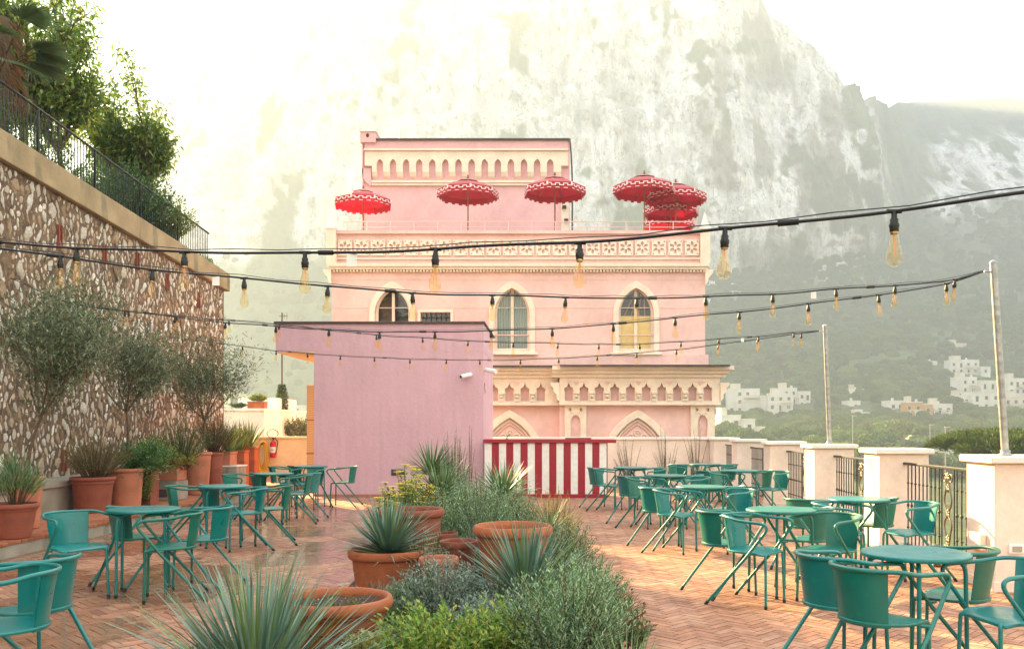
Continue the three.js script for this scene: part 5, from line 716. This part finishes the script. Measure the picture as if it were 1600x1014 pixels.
  bush('green_shrub', 'mid green shrub under the yellow flowers', 'leafy', [-1.75, 0.03, -9.9], 0.3, 0.55, { col: [[0.16, 0.28, 0.07], [0.22, 0.34, 0.1]] });
  bush('silver_leaf', 'grey shrub between the two fan yuccas', 'silver', [-1.02, 0.03, -10.6], 0.44, 0.92, { n: 120 });
  bush('green_shrub', 'pale green shrub right of the tall artemisia', 'sage', [-0.40, 0.03, -9.0], 0.42, 0.84, { col: [[0.2, 0.28, 0.14], [0.28, 0.35, 0.18]], len: 0.05, wid: 0.02 });
  bush('green_shrub', 'broad leaved green plant below the yucca at the bar', 'leafy', [-0.56, 0.03, -10.3], 0.42, 0.84, { len: 0.1, wid: 0.03, n: 60, col: [[0.16, 0.26, 0.14], [0.24, 0.34, 0.2]] });
  bush('wispy_bush', 'tall wispy grey bush against the mauve wall', 'silver', [-1.42, 0.03, -12.7], 0.24, 1.40, { n: 60, per: 30, from: 0.5, stemEvery: 1 });
  bush('seed_stalk', 'dry reddish seed stalk beside the wispy bush', 'fluff', [-1.18, 0.03, -12.5], 0.22, 1.5, { n: 14, per: 36, from: 0.35, col: [[0.32, 0.2, 0.13], [0.4, 0.28, 0.18]], stemEvery: 1, category: 'dry plant' });
  bush('orange_plant', 'orange tipped plant at the right edge before the bar', 'tuft', [-0.02, 0.03, -10.2], 0.34, 0.72, { n: 120, col: [[0.6, 0.32, 0.03], [0.5, 0.38, 0.05], [0.2, 0.26, 0.08]], category: 'plant' });
  bush('orange_plant', 'orange tipped tuft under the fan yucca by the mauve wall', 'tuft', [-1.40, 0.03, -10.15], 0.24, 0.80, { n: 110, col: [[0.65, 0.36, 0.03], [0.55, 0.42, 0.05]], category: 'plant' });
  bush('needle_shrub', 'green needle leaved shrub right of the large empty pot', 'needle', [0.10, 0.03, -7.5], 0.40, 0.58, { col: [[0.1, 0.19, 0.07], [0.16, 0.25, 0.1]] });
  bush('green_shrub', 'rounded mid green shrub between the tall pot and the artemisia', 'leafy', [-0.98, 0.03, -8.35], 0.3, 0.62, { len: 0.05, wid: 0.026, n: 120, col: [[0.14, 0.24, 0.08], [0.2, 0.3, 0.12]] });
  bush('silver_leaf', 'silver mound in front of the small low pot', 'silver', [-1.0, 0.03, -6.3], 0.3, 0.34, {});
  bush('green_shrub', 'green shrub filling the gap right of the large empty pot', 'sage', [0.06, 0.03, -8.2], 0.38, 0.62, { col: [[0.2, 0.28, 0.12], [0.28, 0.36, 0.16]], len: 0.05, wid: 0.02 });
  bush('silver_leaf', 'silver shrub covering the foot of the spiky pale yucca', 'sage', [-0.30, 0.03, -6.05], 0.34, 0.40, { n: 150, col: [[0.26, 0.36, 0.26], [0.36, 0.44, 0.34], [0.18, 0.27, 0.16]], len: 0.05, wid: 0.018 });
  bush('needle_shrub', 'grey green low shrub along the paving edge', 'silver', [0.22, 0.03, -6.6], 0.38, 0.48, {});
  bush('silver_leaf', 'pale low shrub in the gap below the spiky pale yucca', 'silver', [0.02, 0.03, -6.3], 0.3, 0.34, {});
  bush('grass_tuft', 'brown dry grass by the paving edge', 'tuft', [0.40, 0.03, -6.4], 0.22, 0.24, { n: 80, col: [[0.3, 0.2, 0.12], [0.26, 0.24, 0.12]], category: 'grass tuft' });
}
// --- row of pots on the step ---
{
  const Y = 0.167;
  const P = (u, d) => [ax(u, d), Y, -d];
  pot('round_pot', 'terracotta pot with spiky grass at the left edge', P(18, 10.3), 0.27, 0.40, { m: M.clayDark, band: true });
  bush('grass_plant', 'tall green grass in the pot at the left edge', 'tuft', [ax(22, 10.3), Y + 0.3, -10.3], 0.26, 0.62, { n: 110, len: 0.22, wid: 0.012, col: [[0.1, 0.2, 0.06], [0.18, 0.28, 0.1], [0.16, 0.22, 0.12]], category: 'grass plant' });
  pot('tall_pot', 'tall pink terracotta pot behind the grass pot', P(40, 11.3), 0.20, 0.66, { m: M.clayPink, foot: 0.7 });
  pot('round_pot', 'dark wide terracotta pot with feathery brown plant', P(144, 13.5), 0.31, 0.53, { m: M.clayDark, band: true, foot: 0.75 });
  bush('feather_bush', 'feathery brown green bush in the dark wide pot', 'fluff', [ax(148, 13.5), Y + 0.45, -13.5], 0.58, 0.74, { n: 330 });
  pot('tall_pot', 'tall light terracotta pot right of the feathery bush', P(196, 14.2), 0.27, 0.62, { m: M.clayPink, foot: 0.78 });
  bush('flower_bush', 'bright green bush with small white flowers spilling over a planter', 'leafy', [ax(222, 14.5), Y + 0.5, -14.5], 0.46, 0.62, { n: 190, droop: 0.35, flower: { share: 0.25, size: 0.03, col: [0.85, 0.85, 0.8] }, col: [[0.10, 0.24, 0.05], [0.16, 0.33, 0.08]] });
  crate('tall_planter', 'tall square terracotta planter with trailing plant', ax(226, 14.8) - 0.16, ax(226, 14.8) + 0.16, Y, Y + 0.56, -14.96, -14.64, M.clayDark);
  bush('trailing_plant', 'yellow green plant trailing down beside the tall planter', 'leafy', [ax(236, 14.7), Y + 0.08, -14.5], 0.18, 0.62, { n: 40, col: COL.lime, from: 0.1, len: 0.05, wid: 0.03 });
  bush('lime_bush', 'lime green bush above the flower bush', 'leafy', [ax(240, 15.4), Y + 0.75, -15.4], 0.46, 0.60, { col: COL.lime.concat([[0.16, 0.28, 0.06]]), y0: -0.25 });
  { const t = thing('concrete_block', 'square concrete block under a terracotta trough', 'block', [ax(262, 15.8), Y, -15.8]); obj('body', [rbox(-0.3, 0.25, 0, 0.34, -0.25, 0.25, 0.015)], M.concrete, t); obj('vent', [rbox(-0.2, 0.15, 0.06, 0.2, 0.25, 0.256, 0.002)], M.slate, t); }
  crate('trough', 'terracotta trough on the concrete block', ax(266, 15.8) - 0.26, ax(266, 15.8) + 0.2, Y + 0.345, Y + 0.58, -16.0, -15.6, M.clayPink);
  bush('needle_bush', 'dark green fluffy bush behind the trough', 'needle', [ax(280, 16.2), Y + 0.5, -16.2], 0.62, 0.98, { n: 330, flower: { share: 0.12, size: 0.02, col: [0.8, 0.75, 0.7] } });
  bush('trailing_plant', 'yellow leaved branches hanging over the concrete block', 'leafy', [ax(298, 16), Y + 0.55, -15.75], 0.32, 0.3, { n: 40, droop: 0.6, col: [[0.38, 0.36, 0.05], [0.28, 0.3, 0.05], [0.4, 0.28, 0.06]], len: 0.06 });
  pot('tall_pot', 'large terracotta urn left of the box planter', P(307, 17), 0.27, 0.80, { m: M.clayPink, foot: 0.75 });
  pot('tall_pot', 'narrow terracotta urn beside the large one', P(334, 17.4), 0.17, 0.78, { m: M.clayDark, foot: 0.75 });
  bush('feather_bush', 'brown feathery bush above the two urns', 'fluff', [ax(335, 18), Y + 0.75, -18], 0.5, 0.80, { n: 280, flower: { share: 0.1, size: 0.022, col: [0.85, 0.8, 0.75] } });
  crate('trough', 'long terracotta trough near the end of the stone wall', ax(352, 18.4) - 0.26, ax(352, 18.4) + 0.16, Y + 0.5, Y + 0.78, -18.6, -18.2, M.clayPink);
  { const t = thing('concrete_block', 'pale concrete block under the long trough', 'block', [ax(354, 18.4), Y, -18.4]); obj('body', [rbox(-0.34, 0.3, 0, 0.47, -0.28, 0.28, 0.015)], M.concrete, t); obj('ledge', [rbox(-0.36, 0.32, 0.47, 0.498, -0.3, 0.3, 0.008)], M.white, t); }
  crate('tall_planter', 'orange square terracotta planter, left of the pair by the yellow wall', ax(374, 19.4) - 0.17, ax(374, 19.4) + 0.15, Y, Y + 0.78, -19.55, -19.25, M.clay);
  crate('tall_planter', 'orange square terracotta planter, right of the pair by the yellow wall', ax(390, 20) - 0.15, ax(390, 20) + 0.15, Y, Y + 0.84, -20.15, -19.85, M.clay);
  for (const [u, d, y, s, lab] of [[358, 18.4, 0.95, 11, 'upright sword leaved plant in the long trough'], [374, 19.4, 0.95, 12, 'upright sword leaved plant in the left orange planter'], [388, 20, 1.0, 13, 'yellow edged sword leaved plant in the right orange planter']]) rosette(thing('sword_plant', lab, 'plant', [ax(u, d), y, -d]), { seed: s, n: 44, len: 0.72, wid: 0.055, mats: bladeM([[0.10, 0.19, 0.05], [0.2, 0.27, 0.06], [0.34, 0.36, 0.08]]), el0: 1.5, el1: 0.9, y0: -0.06 });
  { const t = thing('garden_hose', 'coiled yellow garden hose hanging by the yellow wall', 'hose', [ax(404, 22.6), 0.75, -22.85]), M_h = mat({ color: hex('#d9a514'), roughness: 0.5 }); for (let k = 0; k < 5; k++) { const g = new THREE.TorusGeometry(0.2 + k * 0.018, 0.016, 6, 30); g.scale(0.6, 1.5, 1); g.rotateY(0.3 * k - 0.6); g.translate(k * 0.012, -0.02 * k, 0.02 * k); obj('coil', [g], M_h, t); } obj('wall_hook', [rod(V(0, 0.26, 0.06), V(0, 0.26, -0.11), 0.015)], M.iron, t); }
  { const t = thing('fire_extinguisher', 'red fire extinguisher hanging on the yellow wall', 'extinguisher', [ax(427, 22.9), 0.66, -22.85]), M_r = mat({ color: hex('#c4101c'), roughness: 0.3 }); obj('cylinder', [lathe([[0, 0], [0.075, 0.005], [0.08, 0.03], [0.08, 0.36], [0.07, 0.41], [0.035, 0.44], [0.03, 0.46], [0, 0.46]], 20)], M_r, t); obj('label_band', [lathe([[0.081, 0.13], [0.0815, 0.131], [0.0815, 0.28], [0.081, 0.281]], 20)], M.whitePaint, t); obj('text_line', [0.16, 0.2, 0.24].map((y) => box(-0.045, 0.045, y, y + 0.014, 0.079, 0.084)).slice(1, 2), M.slate, t); obj('valve', [rod(V(0, 0.46, 0), V(0, 0.52, 0), 0.02), rbox(-0.02, 0.09, 0.51, 0.53, -0.012, 0.012, 0.004)], M.black, t); obj('hose', [tube([V(0.04, 0.5, 0.02), V(0.12, 0.42, 0.03), V(0.11, 0.25, 0.05), V(0.085, 0.1, 0.05)], 0.012, 16, 6)], M.black, t); const g = new THREE.TorusGeometry(0.13, 0.011, 6, 28); g.scale(1.1, 0.8, 1); obj('holder_ring', [g.translate(-0.02, 0.62, -0.02)], M.iron, t); }
}
// --- olive trees and the trees on the upper ground ---
function tree(t, o) {
  const R = rngOf(o.seed), wood = [], L = new Leaves(), tips = [];
  const grow = (p, d, len, r, lev) => { const pts = [p.clone()], q = p.clone(), v = d.clone(); for (let k = 0; k < 4; k++) { v.add(V((R() - 0.5) * 0.35, 0.05 + (o.lift ?? 0.06), (R() - 0.5) * 0.35)).normalize(); q.addScaledVector(v, len / 4); pts.push(q.clone()); if (lev >= o.leafFrom) tips.push([q.clone(), v.clone()]); } wood.push(sweep(pts, (f) => lerp(r, r * 0.55, f), lev < 2 ? 8 : 4)); if (lev < o.levels) { const n = lev === 0 ? o.first || 5 : 3 + (R() < 0.5 ? 1 : 0); for (let k = 0; k < n; k++) { const a = k / n * 6.283 + R() * 1.2, s = (lev === 0 ? o.open : 0.75) * lerp(0.7, 1.2, R()); grow(lev === 0 ? pts[4] : pts[2 + Math.floor(R() * 3)], v.clone().add(V(Math.cos(a) * s, (R() - 0.35) * 0.5, Math.sin(a) * s)).normalize(), len * lerp(0.45, 0.98, R()) * (lev === 0 ? o.branch || 1 : 1), r * 0.5, lev + 1); } } };
  grow(V(0, 0, 0), V(o.leanX || 0, 1, o.leanZ || 0).normalize(), o.trunk, o.r, 0);
  for (const [p, d] of tips) for (let k = 0; k < o.per; k++) { const w = V(R() - 0.5, R() - 0.5, R() - 0.5).multiplyScalar(o.spread), dir = d.clone().multiplyScalar(0.6).add(V(R() - 0.5, (R() - 0.5) - (o.hang || 0), R() - 0.5).multiplyScalar(1.8)).normalize(); L.add(p.clone().add(w), dir, V(R() - 0.5, 1, R() - 0.5), o.len * lerp(0.7, 1.3, R()), o.wid * lerp(0.8, 1.2, R()), vary(o.col[Math.floor(R() * o.col.length)], R), 0.2); }
  const b = obj('trunk', wood.slice(0, 1), M_bark, t); stuff(obj('branches', wood.slice(1), M_bark, t)); L.mesh('crown', o.m || M_leaf, t); return t;
}
{
  const ol = (label, u, d, s, o) => { const t = tree(thing('olive_tree', label, 'tree', [ax(u, d), 0.6, -d], 0, 'potted olive trees along the stone wall'), { seed: s, trunk: 1.25, r: 0.028, levels: 3, leafFrom: 1, first: 7, open: 1.0, branch: 0.95, per: 12, spread: 0.44, len: 0.095, wid: 0.018, col: COL.olive, m: M_leafDull, ...o }); return t; };
  ol('olive tree nearest the left edge before the stone wall', 34, 11.4, 41, { leanX: 0.05, trunk: 1.02, per: 15 }); ol('middle olive tree before the stone wall', 195, 14.3, 42, { trunk: 1.08 }); ol('farthest olive tree, near the end of the stone wall', 306, 17.1, 43, { trunk: 1.0, leanX: 0.08 });
  const base = (d) => 5.30 - (d - 12.9) * 0.06 + 0.15;
  const up = (name, label, x, d, s, o) => tree(thing(name, label, 'tree', [x, base(d) - 0.05, -d], 0, 'trees on the ground above the stone wall'), { seed: s, trunk: 1.3, r: 0.09, levels: 3, leafFrom: 1, first: 6, open: 0.8, branch: 0.75, per: 10, spread: 0.4, len: 0.15, wid: 0.06, hang: 0.4, col: [[0.18, 0.31, 0.06], [0.28, 0.41, 0.08], [0.13, 0.22, 0.05], [0.40, 0.42, 0.09]], ...o });
  up('broadleaf_tree', 'dense green tree at the top left above the fence', -9.7, 16.4, 51, { trunk: 2.2, per: 14, r: 0.12 }); up('broadleaf_tree', 'loose leaved tree behind the fence, right of the dense one', -9.6, 17.6, 52, { trunk: 1.8, first: 8, per: 11 }); up('broadleaf_tree', 'low spreading tree leaning out over the fence', -9.0, 20.7, 53, { trunk: 1.7, leanX: 0.15, first: 9, per: 15, branch: 0.85, col: [[0.2, 0.3, 0.05], [0.34, 0.4, 0.07], [0.12, 0.2, 0.05]] });
  up('broadleaf_tree', 'tree behind the others, seen through the loose leaves', -11.5, 17.6, 55, { trunk: 1.9, first: 8, per: 16 }); up('broadleaf_tree', 'tree outside the picture above the left wall', -9.8, 13.2, 56, { trunk: 2.2, first: 8, per: 18 });
  up('broadleaf_tree', 'dark tree at the picture corner behind the palm', -10.8, 15.2, 54, { trunk: 2.4, per: 18, r: 0.12 });
  for (const [x, d, s, lab, c] of [[-8.75, 20.3, 0.38, 'bright green bush at the end of the iron fence', COL.lime], [-8.95, 18.4, 0.95, 'tall bush behind the far part of the iron fence', COL.green], [-9.05, 19.6, 0.95, 'tall light green bush under the spreading tree', [[0.10, 0.18, 0.03], [0.18, 0.24, 0.05]]], [-8.85, 17.2, 0.6, 'dark bush behind the middle of the iron fence', COL.green], [-8.9, 15.4, 0.65, 'dark bush behind the iron fence under the loose tree', COL.green], [-8.9, 13.6, 0.7, 'dark bush behind the iron fence at far left', COL.green], [-8.4, 21.4, 0.3, 'wispy bush hanging over the corner of the wall', COL.green]]) bush('hedge_bush', lab, 'leafy', [x, base(d), -d], s * 1.25, s * 1.9, { n: s > 0.9 ? 520 : 240, per: 17, len: s > 0.9 ? 0.12 : 0.09, wid: s > 0.9 ? 0.06 : 0.04, col: c, from: 0.15 });
  // fan palm at the corner
  { const t = thing('fan_palm', 'fan palm with split fronds at the left edge above the fence', 'palm', [-8.9, base(14.3), -14.3]); obj('trunk', [rod(V(0, -0.1, 0), V(0, 2.6, 0), 0.16, 0.2, 12)], M_bark, t); const R = rngOf(61); for (let k = 0; k < 13; k++) { const f = part('frond', t), az = k / 13 * 6.283 + R() * 0.4, el = lerp(-0.5, 0.9, R()), dir = V(Math.cos(az) * Math.cos(el), Math.sin(el), Math.sin(az) * Math.cos(el)), hub = V(0, 1.5 + R() * 0.9, 0).addScaledVector(dir, 0.55); obj('stalk', [rod(V(0, 1.7, 0), hub, 0.018, 0.01, 5)], M_stem, f); const L = new Leaves(), side = dir.clone().cross(V(0, 1, 0)).normalize(), nrm = side.clone().cross(dir); for (let j = 0; j < 26; j++) { const a = lerp(-1.35, 1.35, j / 25), d2 = dir.clone().multiplyScalar(Math.cos(a)).addScaledVector(side, Math.sin(a)).add(V(0, -0.15, 0)).normalize(); L.add(hub, d2, nrm, 0.62 * lerp(0.85, 1.05, R()), 0.035, vary([0.13, 0.2, 0.07], R, 0.2), 0.3); } L.mesh('blade', M_leaf, f); } const dead = new Leaves(); for (let k = 0; k < 240; k++) { const a = R() * 6.283, y = lerp(1.2, 2.6, R()); dead.add(V(Math.cos(a) * 0.2, y, Math.sin(a) * 0.2), V(Math.cos(a), -0.6 - R(), Math.sin(a)).normalize(), V(0, 1, 0), 0.4, 0.03, vary([0.25, 0.14, 0.07], R, 0.3)); } dead.mesh('dry_skirt', M_leafDull, t); }
}
// --- dry climbers on the end wall ---
[[983, 'dry climber on the end wall next to the bar'], [1040, 'dry climber in the middle of the end wall'], [1088, 'dry climber at the right end of the end wall']].forEach(([u, lab], i) => bush('climber', lab, 'silver', [ax(u, 22.2), 0, -22.15], 0.42, 1.35 + 0.15 * i, { n: 16, per: 26, from: 0.15, col: [[0.25, 0.27, 0.12], [0.32, 0.3, 0.16]], stemEvery: 1, stem: 0.009, category: 'climber', len: 0.05 }));

// ---------- houses on the hillside ----------
{
  const M_w = [mat({ color: hex('#d8d4cc'), map: rep(T_plaster, 0.1), roughness: 0.9 }), mat({ color: hex('#cfc5b4'), map: rep(T_plaster, 0.1), roughness: 0.9 }), mat({ color: hex('#c08c50'), map: rep(T_plaster, 0.1), roughness: 0.9 })], M_win = mat({ color: hex('#23282c'), roughness: 0.4 }), M_roofT = mat({ color: hex('#c7bfb2'), roughness: 0.9 });
  // each block: x, width, floors below parapet, height, depth offset
  function house(label, u0, u1, v0, v1, d, blocks, m = 0, seed = 1, win = 1.0) {
    const p = at((u0 + u1) / 2, v1, d), k = d / 1400, W = (u1 - u0) * k, H = (v1 - v0) * k, R = rngOf(seed + 500), t = thing('hill_house', label, 'house', [p.x, p.y, p.z], (R() - 0.5) * 0.5, 'white houses on the hillside');
    for (const [x0, x1, h, dz] of blocks) {
      const a = (x0 - 0.5) * W, b = (x1 - 0.5) * W, top = H * h, z = dz * 3, w = part('wing', t);
      obj('wall', [box(a, b, -7, top, z - 7, z)], M_w[m], w); obj('parapet', [box(a - 0.1, b + 0.1, top, top + 0.28, z - 7.1, z + 0.1)], M_w[0], w); obj('roof', [box(a + 0.3, b - 0.3, top + 0.281, top + 0.31, z - 6.7, z - 0.3)], M_roofT, w);
      const fl = Math.max(1, Math.round(top / 3.1)), n = Math.max(1, Math.round((b - a) / 2.9)); for (let f = 0; f < fl; f++) for (let i = 0; i < n; i++) { if (R() > win) continue; const x = lerp(a, b, (i + 0.5) / n), y = top - 2.55 - f * 3.0, dr = R() < 0.25; if (y < -1) continue; const o = part(dr ? 'door' : 'window', w); obj('frame', [box(x - 0.62, x + 0.62, y - (dr ? 0.75 : 0.06), y + 1.42, z + 0.002, z + 0.08)], M_w[1], o); obj('pane', [box(x - 0.5, x + 0.5, y - (dr ? 0.7 : -0.05), y + 1.3, z + 0.081, z + 0.1)], M_win, o); }
    }
    { const [x0, x1, h, dz] = blocks[0], a = (x0 - 0.5) * W, b = (x1 - 0.5) * W, top = H * h, z = dz * 3; if (b - a > 5) { obj('roof_hut', [box(lerp(a, b, 0.12), lerp(a, b, 0.42), top + 0.31, top + 2.1, z - 5.5, z - 1.8), box(lerp(a, b, 0.12) - 0.15, lerp(a, b, 0.42) + 0.15, top + 2.1, top + 2.25, z - 5.6, z - 1.7)], M_w[1], t); const bl = part('balcony', t); obj('slab', [box(lerp(a, b, 0.5), b - 0.4, top - 3.35, top - 3.2, z + 0.002, z + 1.3)], M_w[0], bl); obj('parapet', [box(lerp(a, b, 0.5), b - 0.4, top - 3.2, top - 2.4, z + 1.15, z + 1.3)], M_w[1], bl); const g = []; for (let q = 0; q < 3; q++) { const gx = lerp(a, b, 0.2 + 0.3 * q); obj('pergola_post', [box(gx - 0.12, gx + 0.12, -2, H * 0.42, z + 2.4, z + 2.64)], M_w[0], t); } obj('pergola_beam', [box(a + 0.3, b - 0.3, H * 0.42, H * 0.42 + 0.22, z + 2.35, z + 2.7)], M_w[1], t); } obj('garden_wall', [box(-W * 0.75, W * 0.75, -8, -0.9 - R(), 4.5, 5)], M_w[1], t); }
    if (R() < 0.5) obj('chimney', [box(-0.3, 0.4, H * 0.8, H * 1.0 + 1.3, -4, -3.3)], M_w[0], t);
    return t;
  }
  for (const a of HOUSES) house(...a);
}
// parked cars and posts by the lane below
{
  const src = (name, label, u, v, d, c, turn) => { const p = at(u, v, d), t = thing('parked_car', label, 'car', [p.x, p.y - 0.2, p.z], turn, 'cars parked below the hill'), m = phys({ color: hex(c), roughness: 0.25, clearcoat: 1 }); const s = shapeOf([[-2, 0.3], [2, 0.3], [2.05, 0.75], [1.2, 0.9], [-1.95, 0.92], [-2.05, 0.6]]), g = ext(s, 1.6, -0.8, 0.06), c2 = shapeOf([[-1.6, 0.95], [0.95, 0.95], [0.35, 1.42], [-1.25, 1.45]]); obj('body', g, m, t); obj('cabin', ext(c2, 1.4, -0.7, 0.04), M.black, t); obj('roof', [rbox(-1.2, 0.3, 1.47, 1.52, -0.66, 0.66, 0.02)], m, t); for (const x of [-1.25, 1.3]) for (const z of [-0.8, 0.72]) { const w = new THREE.CylinderGeometry(0.32, 0.32, 0.2, 14); w.rotateX(Math.PI / 2); w.translate(x, 0.32, z); obj('wheel', [w], M.black, t); } };
  src('car', 'dark red car among the parked cars below the hill', 1405, 689, 190, '#8c2f38', 0.2); src('car', 'grey car left of the red parked car', 1378, 690, 185, '#7d8288', -0.1); src('car', 'white car at the right end of the parked cars', 1432, 690, 188, '#e8e8e6', 0.1); src('car', 'dark blue car at the left end of the parked cars', 1352, 690, 180, '#38404f', 0.3);
  for (const [u, v0, v1, d, lab] of [[1333, 650, 692, 150, 'thin lamp post beyond the third pillar'], [1478, 668, 706, 130, 'thin pole beyond the umbrella pine'], [1454, 664, 700, 150, 'thin pole left of the umbrella pine']]) { const a = at(u, v1, d), b = at(u, v0, d), t = thing('lamp_post', lab, 'post', [a.x, a.y - 6, a.z]); obj('pole', [rod(V(0, 0, 0), V(0, b.y - a.y + 6, 0), 0.09, 0.06)], M.steel, t); obj('lamp_head', [rbox(-0.1, 0.7, b.y - a.y + 5.95, b.y - a.y + 6.1, -0.12, 0.12, 0.03)], M.steel, t); }
  const m = at(1513, 156, 960), t = thing('radio_mast', 'tiny radio mast on the skyline at right', 'mast', [m.x, m.y - 12, m.z]); obj('tower', [rod(V(0, 0, 0), V(0, 34, 0), 1.1, 0.4, 6)], M.steel, t); obj('crossbar', [rod(V(-2.5, 26, 0), V(2.5, 26, 0), 0.3), rod(V(-1.6, 30, 0), V(1.6, 30, 0), 0.3)], M.steel, t);
}
{ // pines
  const pine = (t, R0, H, trunkH, seed, n, len) => { const R = rngOf(seed), L = new Leaves(), wood = [sweep([V(0, 0, 0), V(0.1 * R0, trunkH * 0.5, 0), V(0, trunkH, 0)], (f) => lerp(0.09, 0.055, f) * R0, 8)]; const limbs = []; for (let k = 0; k < 12; k++) { const a = k / 12 * 6.283, e = R0 * lerp(0.4, 0.85, R()); limbs.push(sweep([V(0, trunkH * 0.93, 0), V(Math.cos(a) * e * 0.5, trunkH + H * 0.1, Math.sin(a) * e * 0.5), V(Math.cos(a) * e, trunkH + H * 0.3, Math.sin(a) * e)], (f) => lerp(0.04, 0.012, f) * R0, 5)); }
    const clumps = []; for (let k = 0; k < 150; k++) { const a = R() * 6.283, e = Math.sqrt(R()); clumps.push(V(Math.cos(a) * e * R0, trunkH + H * (0.15 + 0.75 * Math.sqrt(Math.max(0, 1 - e * e)) * lerp(0.55, 1, R())), Math.sin(a) * e * R0)); }
    for (let i = 0; i < n; i++) { const c = clumps[Math.floor(R() * clumps.length)], d = V(R() - 0.5, R() * 0.8 - 0.25, R() - 0.5).normalize(), rr = Math.cbrt(R()) * R0 * 0.17; L.add(c.clone().addScaledVector(V(d.x, d.y * 0.55, d.z), rr), V(d.x, 0.5 + d.y, d.z).normalize(), V(R() - 0.5, 1, R() - 0.5), len * lerp(0.7, 1.3, R()), len * 0.3, vary(R() < 0.7 ? [0.10, 0.15, 0.035] : [0.17, 0.2, 0.05], R), 0.2); }
    obj('trunk', wood, M_bark, t); stuff(obj('branches', limbs, M_bark, t)); L.mesh('crown', M_leafDull, t); return t; };
  const c = at(1562, 706, 45); pine(thing('umbrella_pine', 'umbrella pine with flat green crown beyond the nearest pillar', 'tree', [c.x, c.y - 10.2, c.z]), 3.1, 1.25, 10, 71, 26000, 0.2);
  for (const [u, d, s, lab] of [[1577, 955, 2.6, 'small round tree on the skyline at far right'], [1552, 955, 3.2, 'largest small tree on the skyline'], [1530, 955, 2, 'smallest tree on the skyline, next to the mast'], [1592, 958, 2.2, 'tree at the end of the skyline row']]) { const p = at(u, 158, d); pine(thing('skyline_tree', lab, 'tree', [p.x, p.y - 6, p.z]), s * 1.6, s * 1.3, 7, 72 + u, 500, 0.9); }
}
// things beyond the yellow wall
{
  const d = 36, X = (u) => ax(u, d), Y = (v) => ay(v, d);
  const t = thing('white_house', 'low white flat roofed house beyond the yellow wall', 'house'); obj('wall', [box(X(330), X(412), -16, Y(642), -d - 6, -d)], M.white, t); obj('parapet', [box(X(329), X(413), Y(642), Y(638), -d - 6.05, -d + 0.06)], M.white, t); obj('roof_step', [box(X(330), X(395), Y(640), Y(618), -d - 6, -d - 3)], M.white, t);
  crate('terracotta_box', 'terracotta flower box on the roof of the low white house', X(383), X(410), Y(638), Y(627), -d - 0.6, -d - 0.2, M.clay); bush('roof_plant', 'green plant in the flower box on the white roof', 'leafy', [X(397), Y(629), -d - 0.4], 0.4, 0.35, { len: 0.1, wid: 0.05, col: COL.lime });
  bush('roof_plant', 'low green plant on the edge of the white roof', 'leafy', [X(368), Y(638), -d - 0.3], 0.35, 0.22, { len: 0.09, wid: 0.05 });
  const p = thing('ivy_pole', 'tall thin pole with ivy climbing its lower half', 'pole', [ax(440, 40), ay(690, 40), -40]); obj('pole', [rod(V(0, -6, 0), V(0, 5.75, 0), 0.05, 0.035)], M.slate, p); obj('crossbar', [rod(V(-0.12, 5.6, 0), V(0.25, 5.6, 0), 0.015), rod(V(0.22, 5.45, 0), V(0.22, 5.75, 0), 0.01), rod(V(0.1, 5.5, 0), V(0.1, 5.72, 0), 0.01)], M.slate, p);
  { const R = rngOf(81), L = new Leaves(); for (let i = 0; i < 4200; i++) { const y = lerp(-2, 2.55, R()), rr = lerp(0.42, 0.12, clamp((y + 0.3) / 2.8)) * (0.75 + 0.5 * fbm(y * 2, 3, 1, 2)) * Math.sqrt(R()), a = R() * 6.283; L.add(V(Math.cos(a) * rr, y, Math.sin(a) * rr), V(Math.cos(a), R() - 0.6, Math.sin(a)).normalize(), V(0, 1, 0), 0.12, 0.09, vary([0.1, 0.16, 0.05], R), 0.15); } L.mesh('ivy', M_leafDull, p); }
  bush('far_shrub', 'round shrub right of the ivy pole', 'leafy', [ax(467, 39), ay(692, 39), -39], 0.75, 1.15, { len: 0.14, wid: 0.08, n: 140, col: [[0.12, 0.18, 0.06], [0.2, 0.22, 0.08]] });
  bush('far_shrub', 'yellowish low shrub left of the ivy pole', 'leafy', [ax(424, 39), ay(690, 39), -39], 0.5, 0.6, { len: 0.12, wid: 0.06, col: COL.lime });
}

renderer.render(scene, camera);
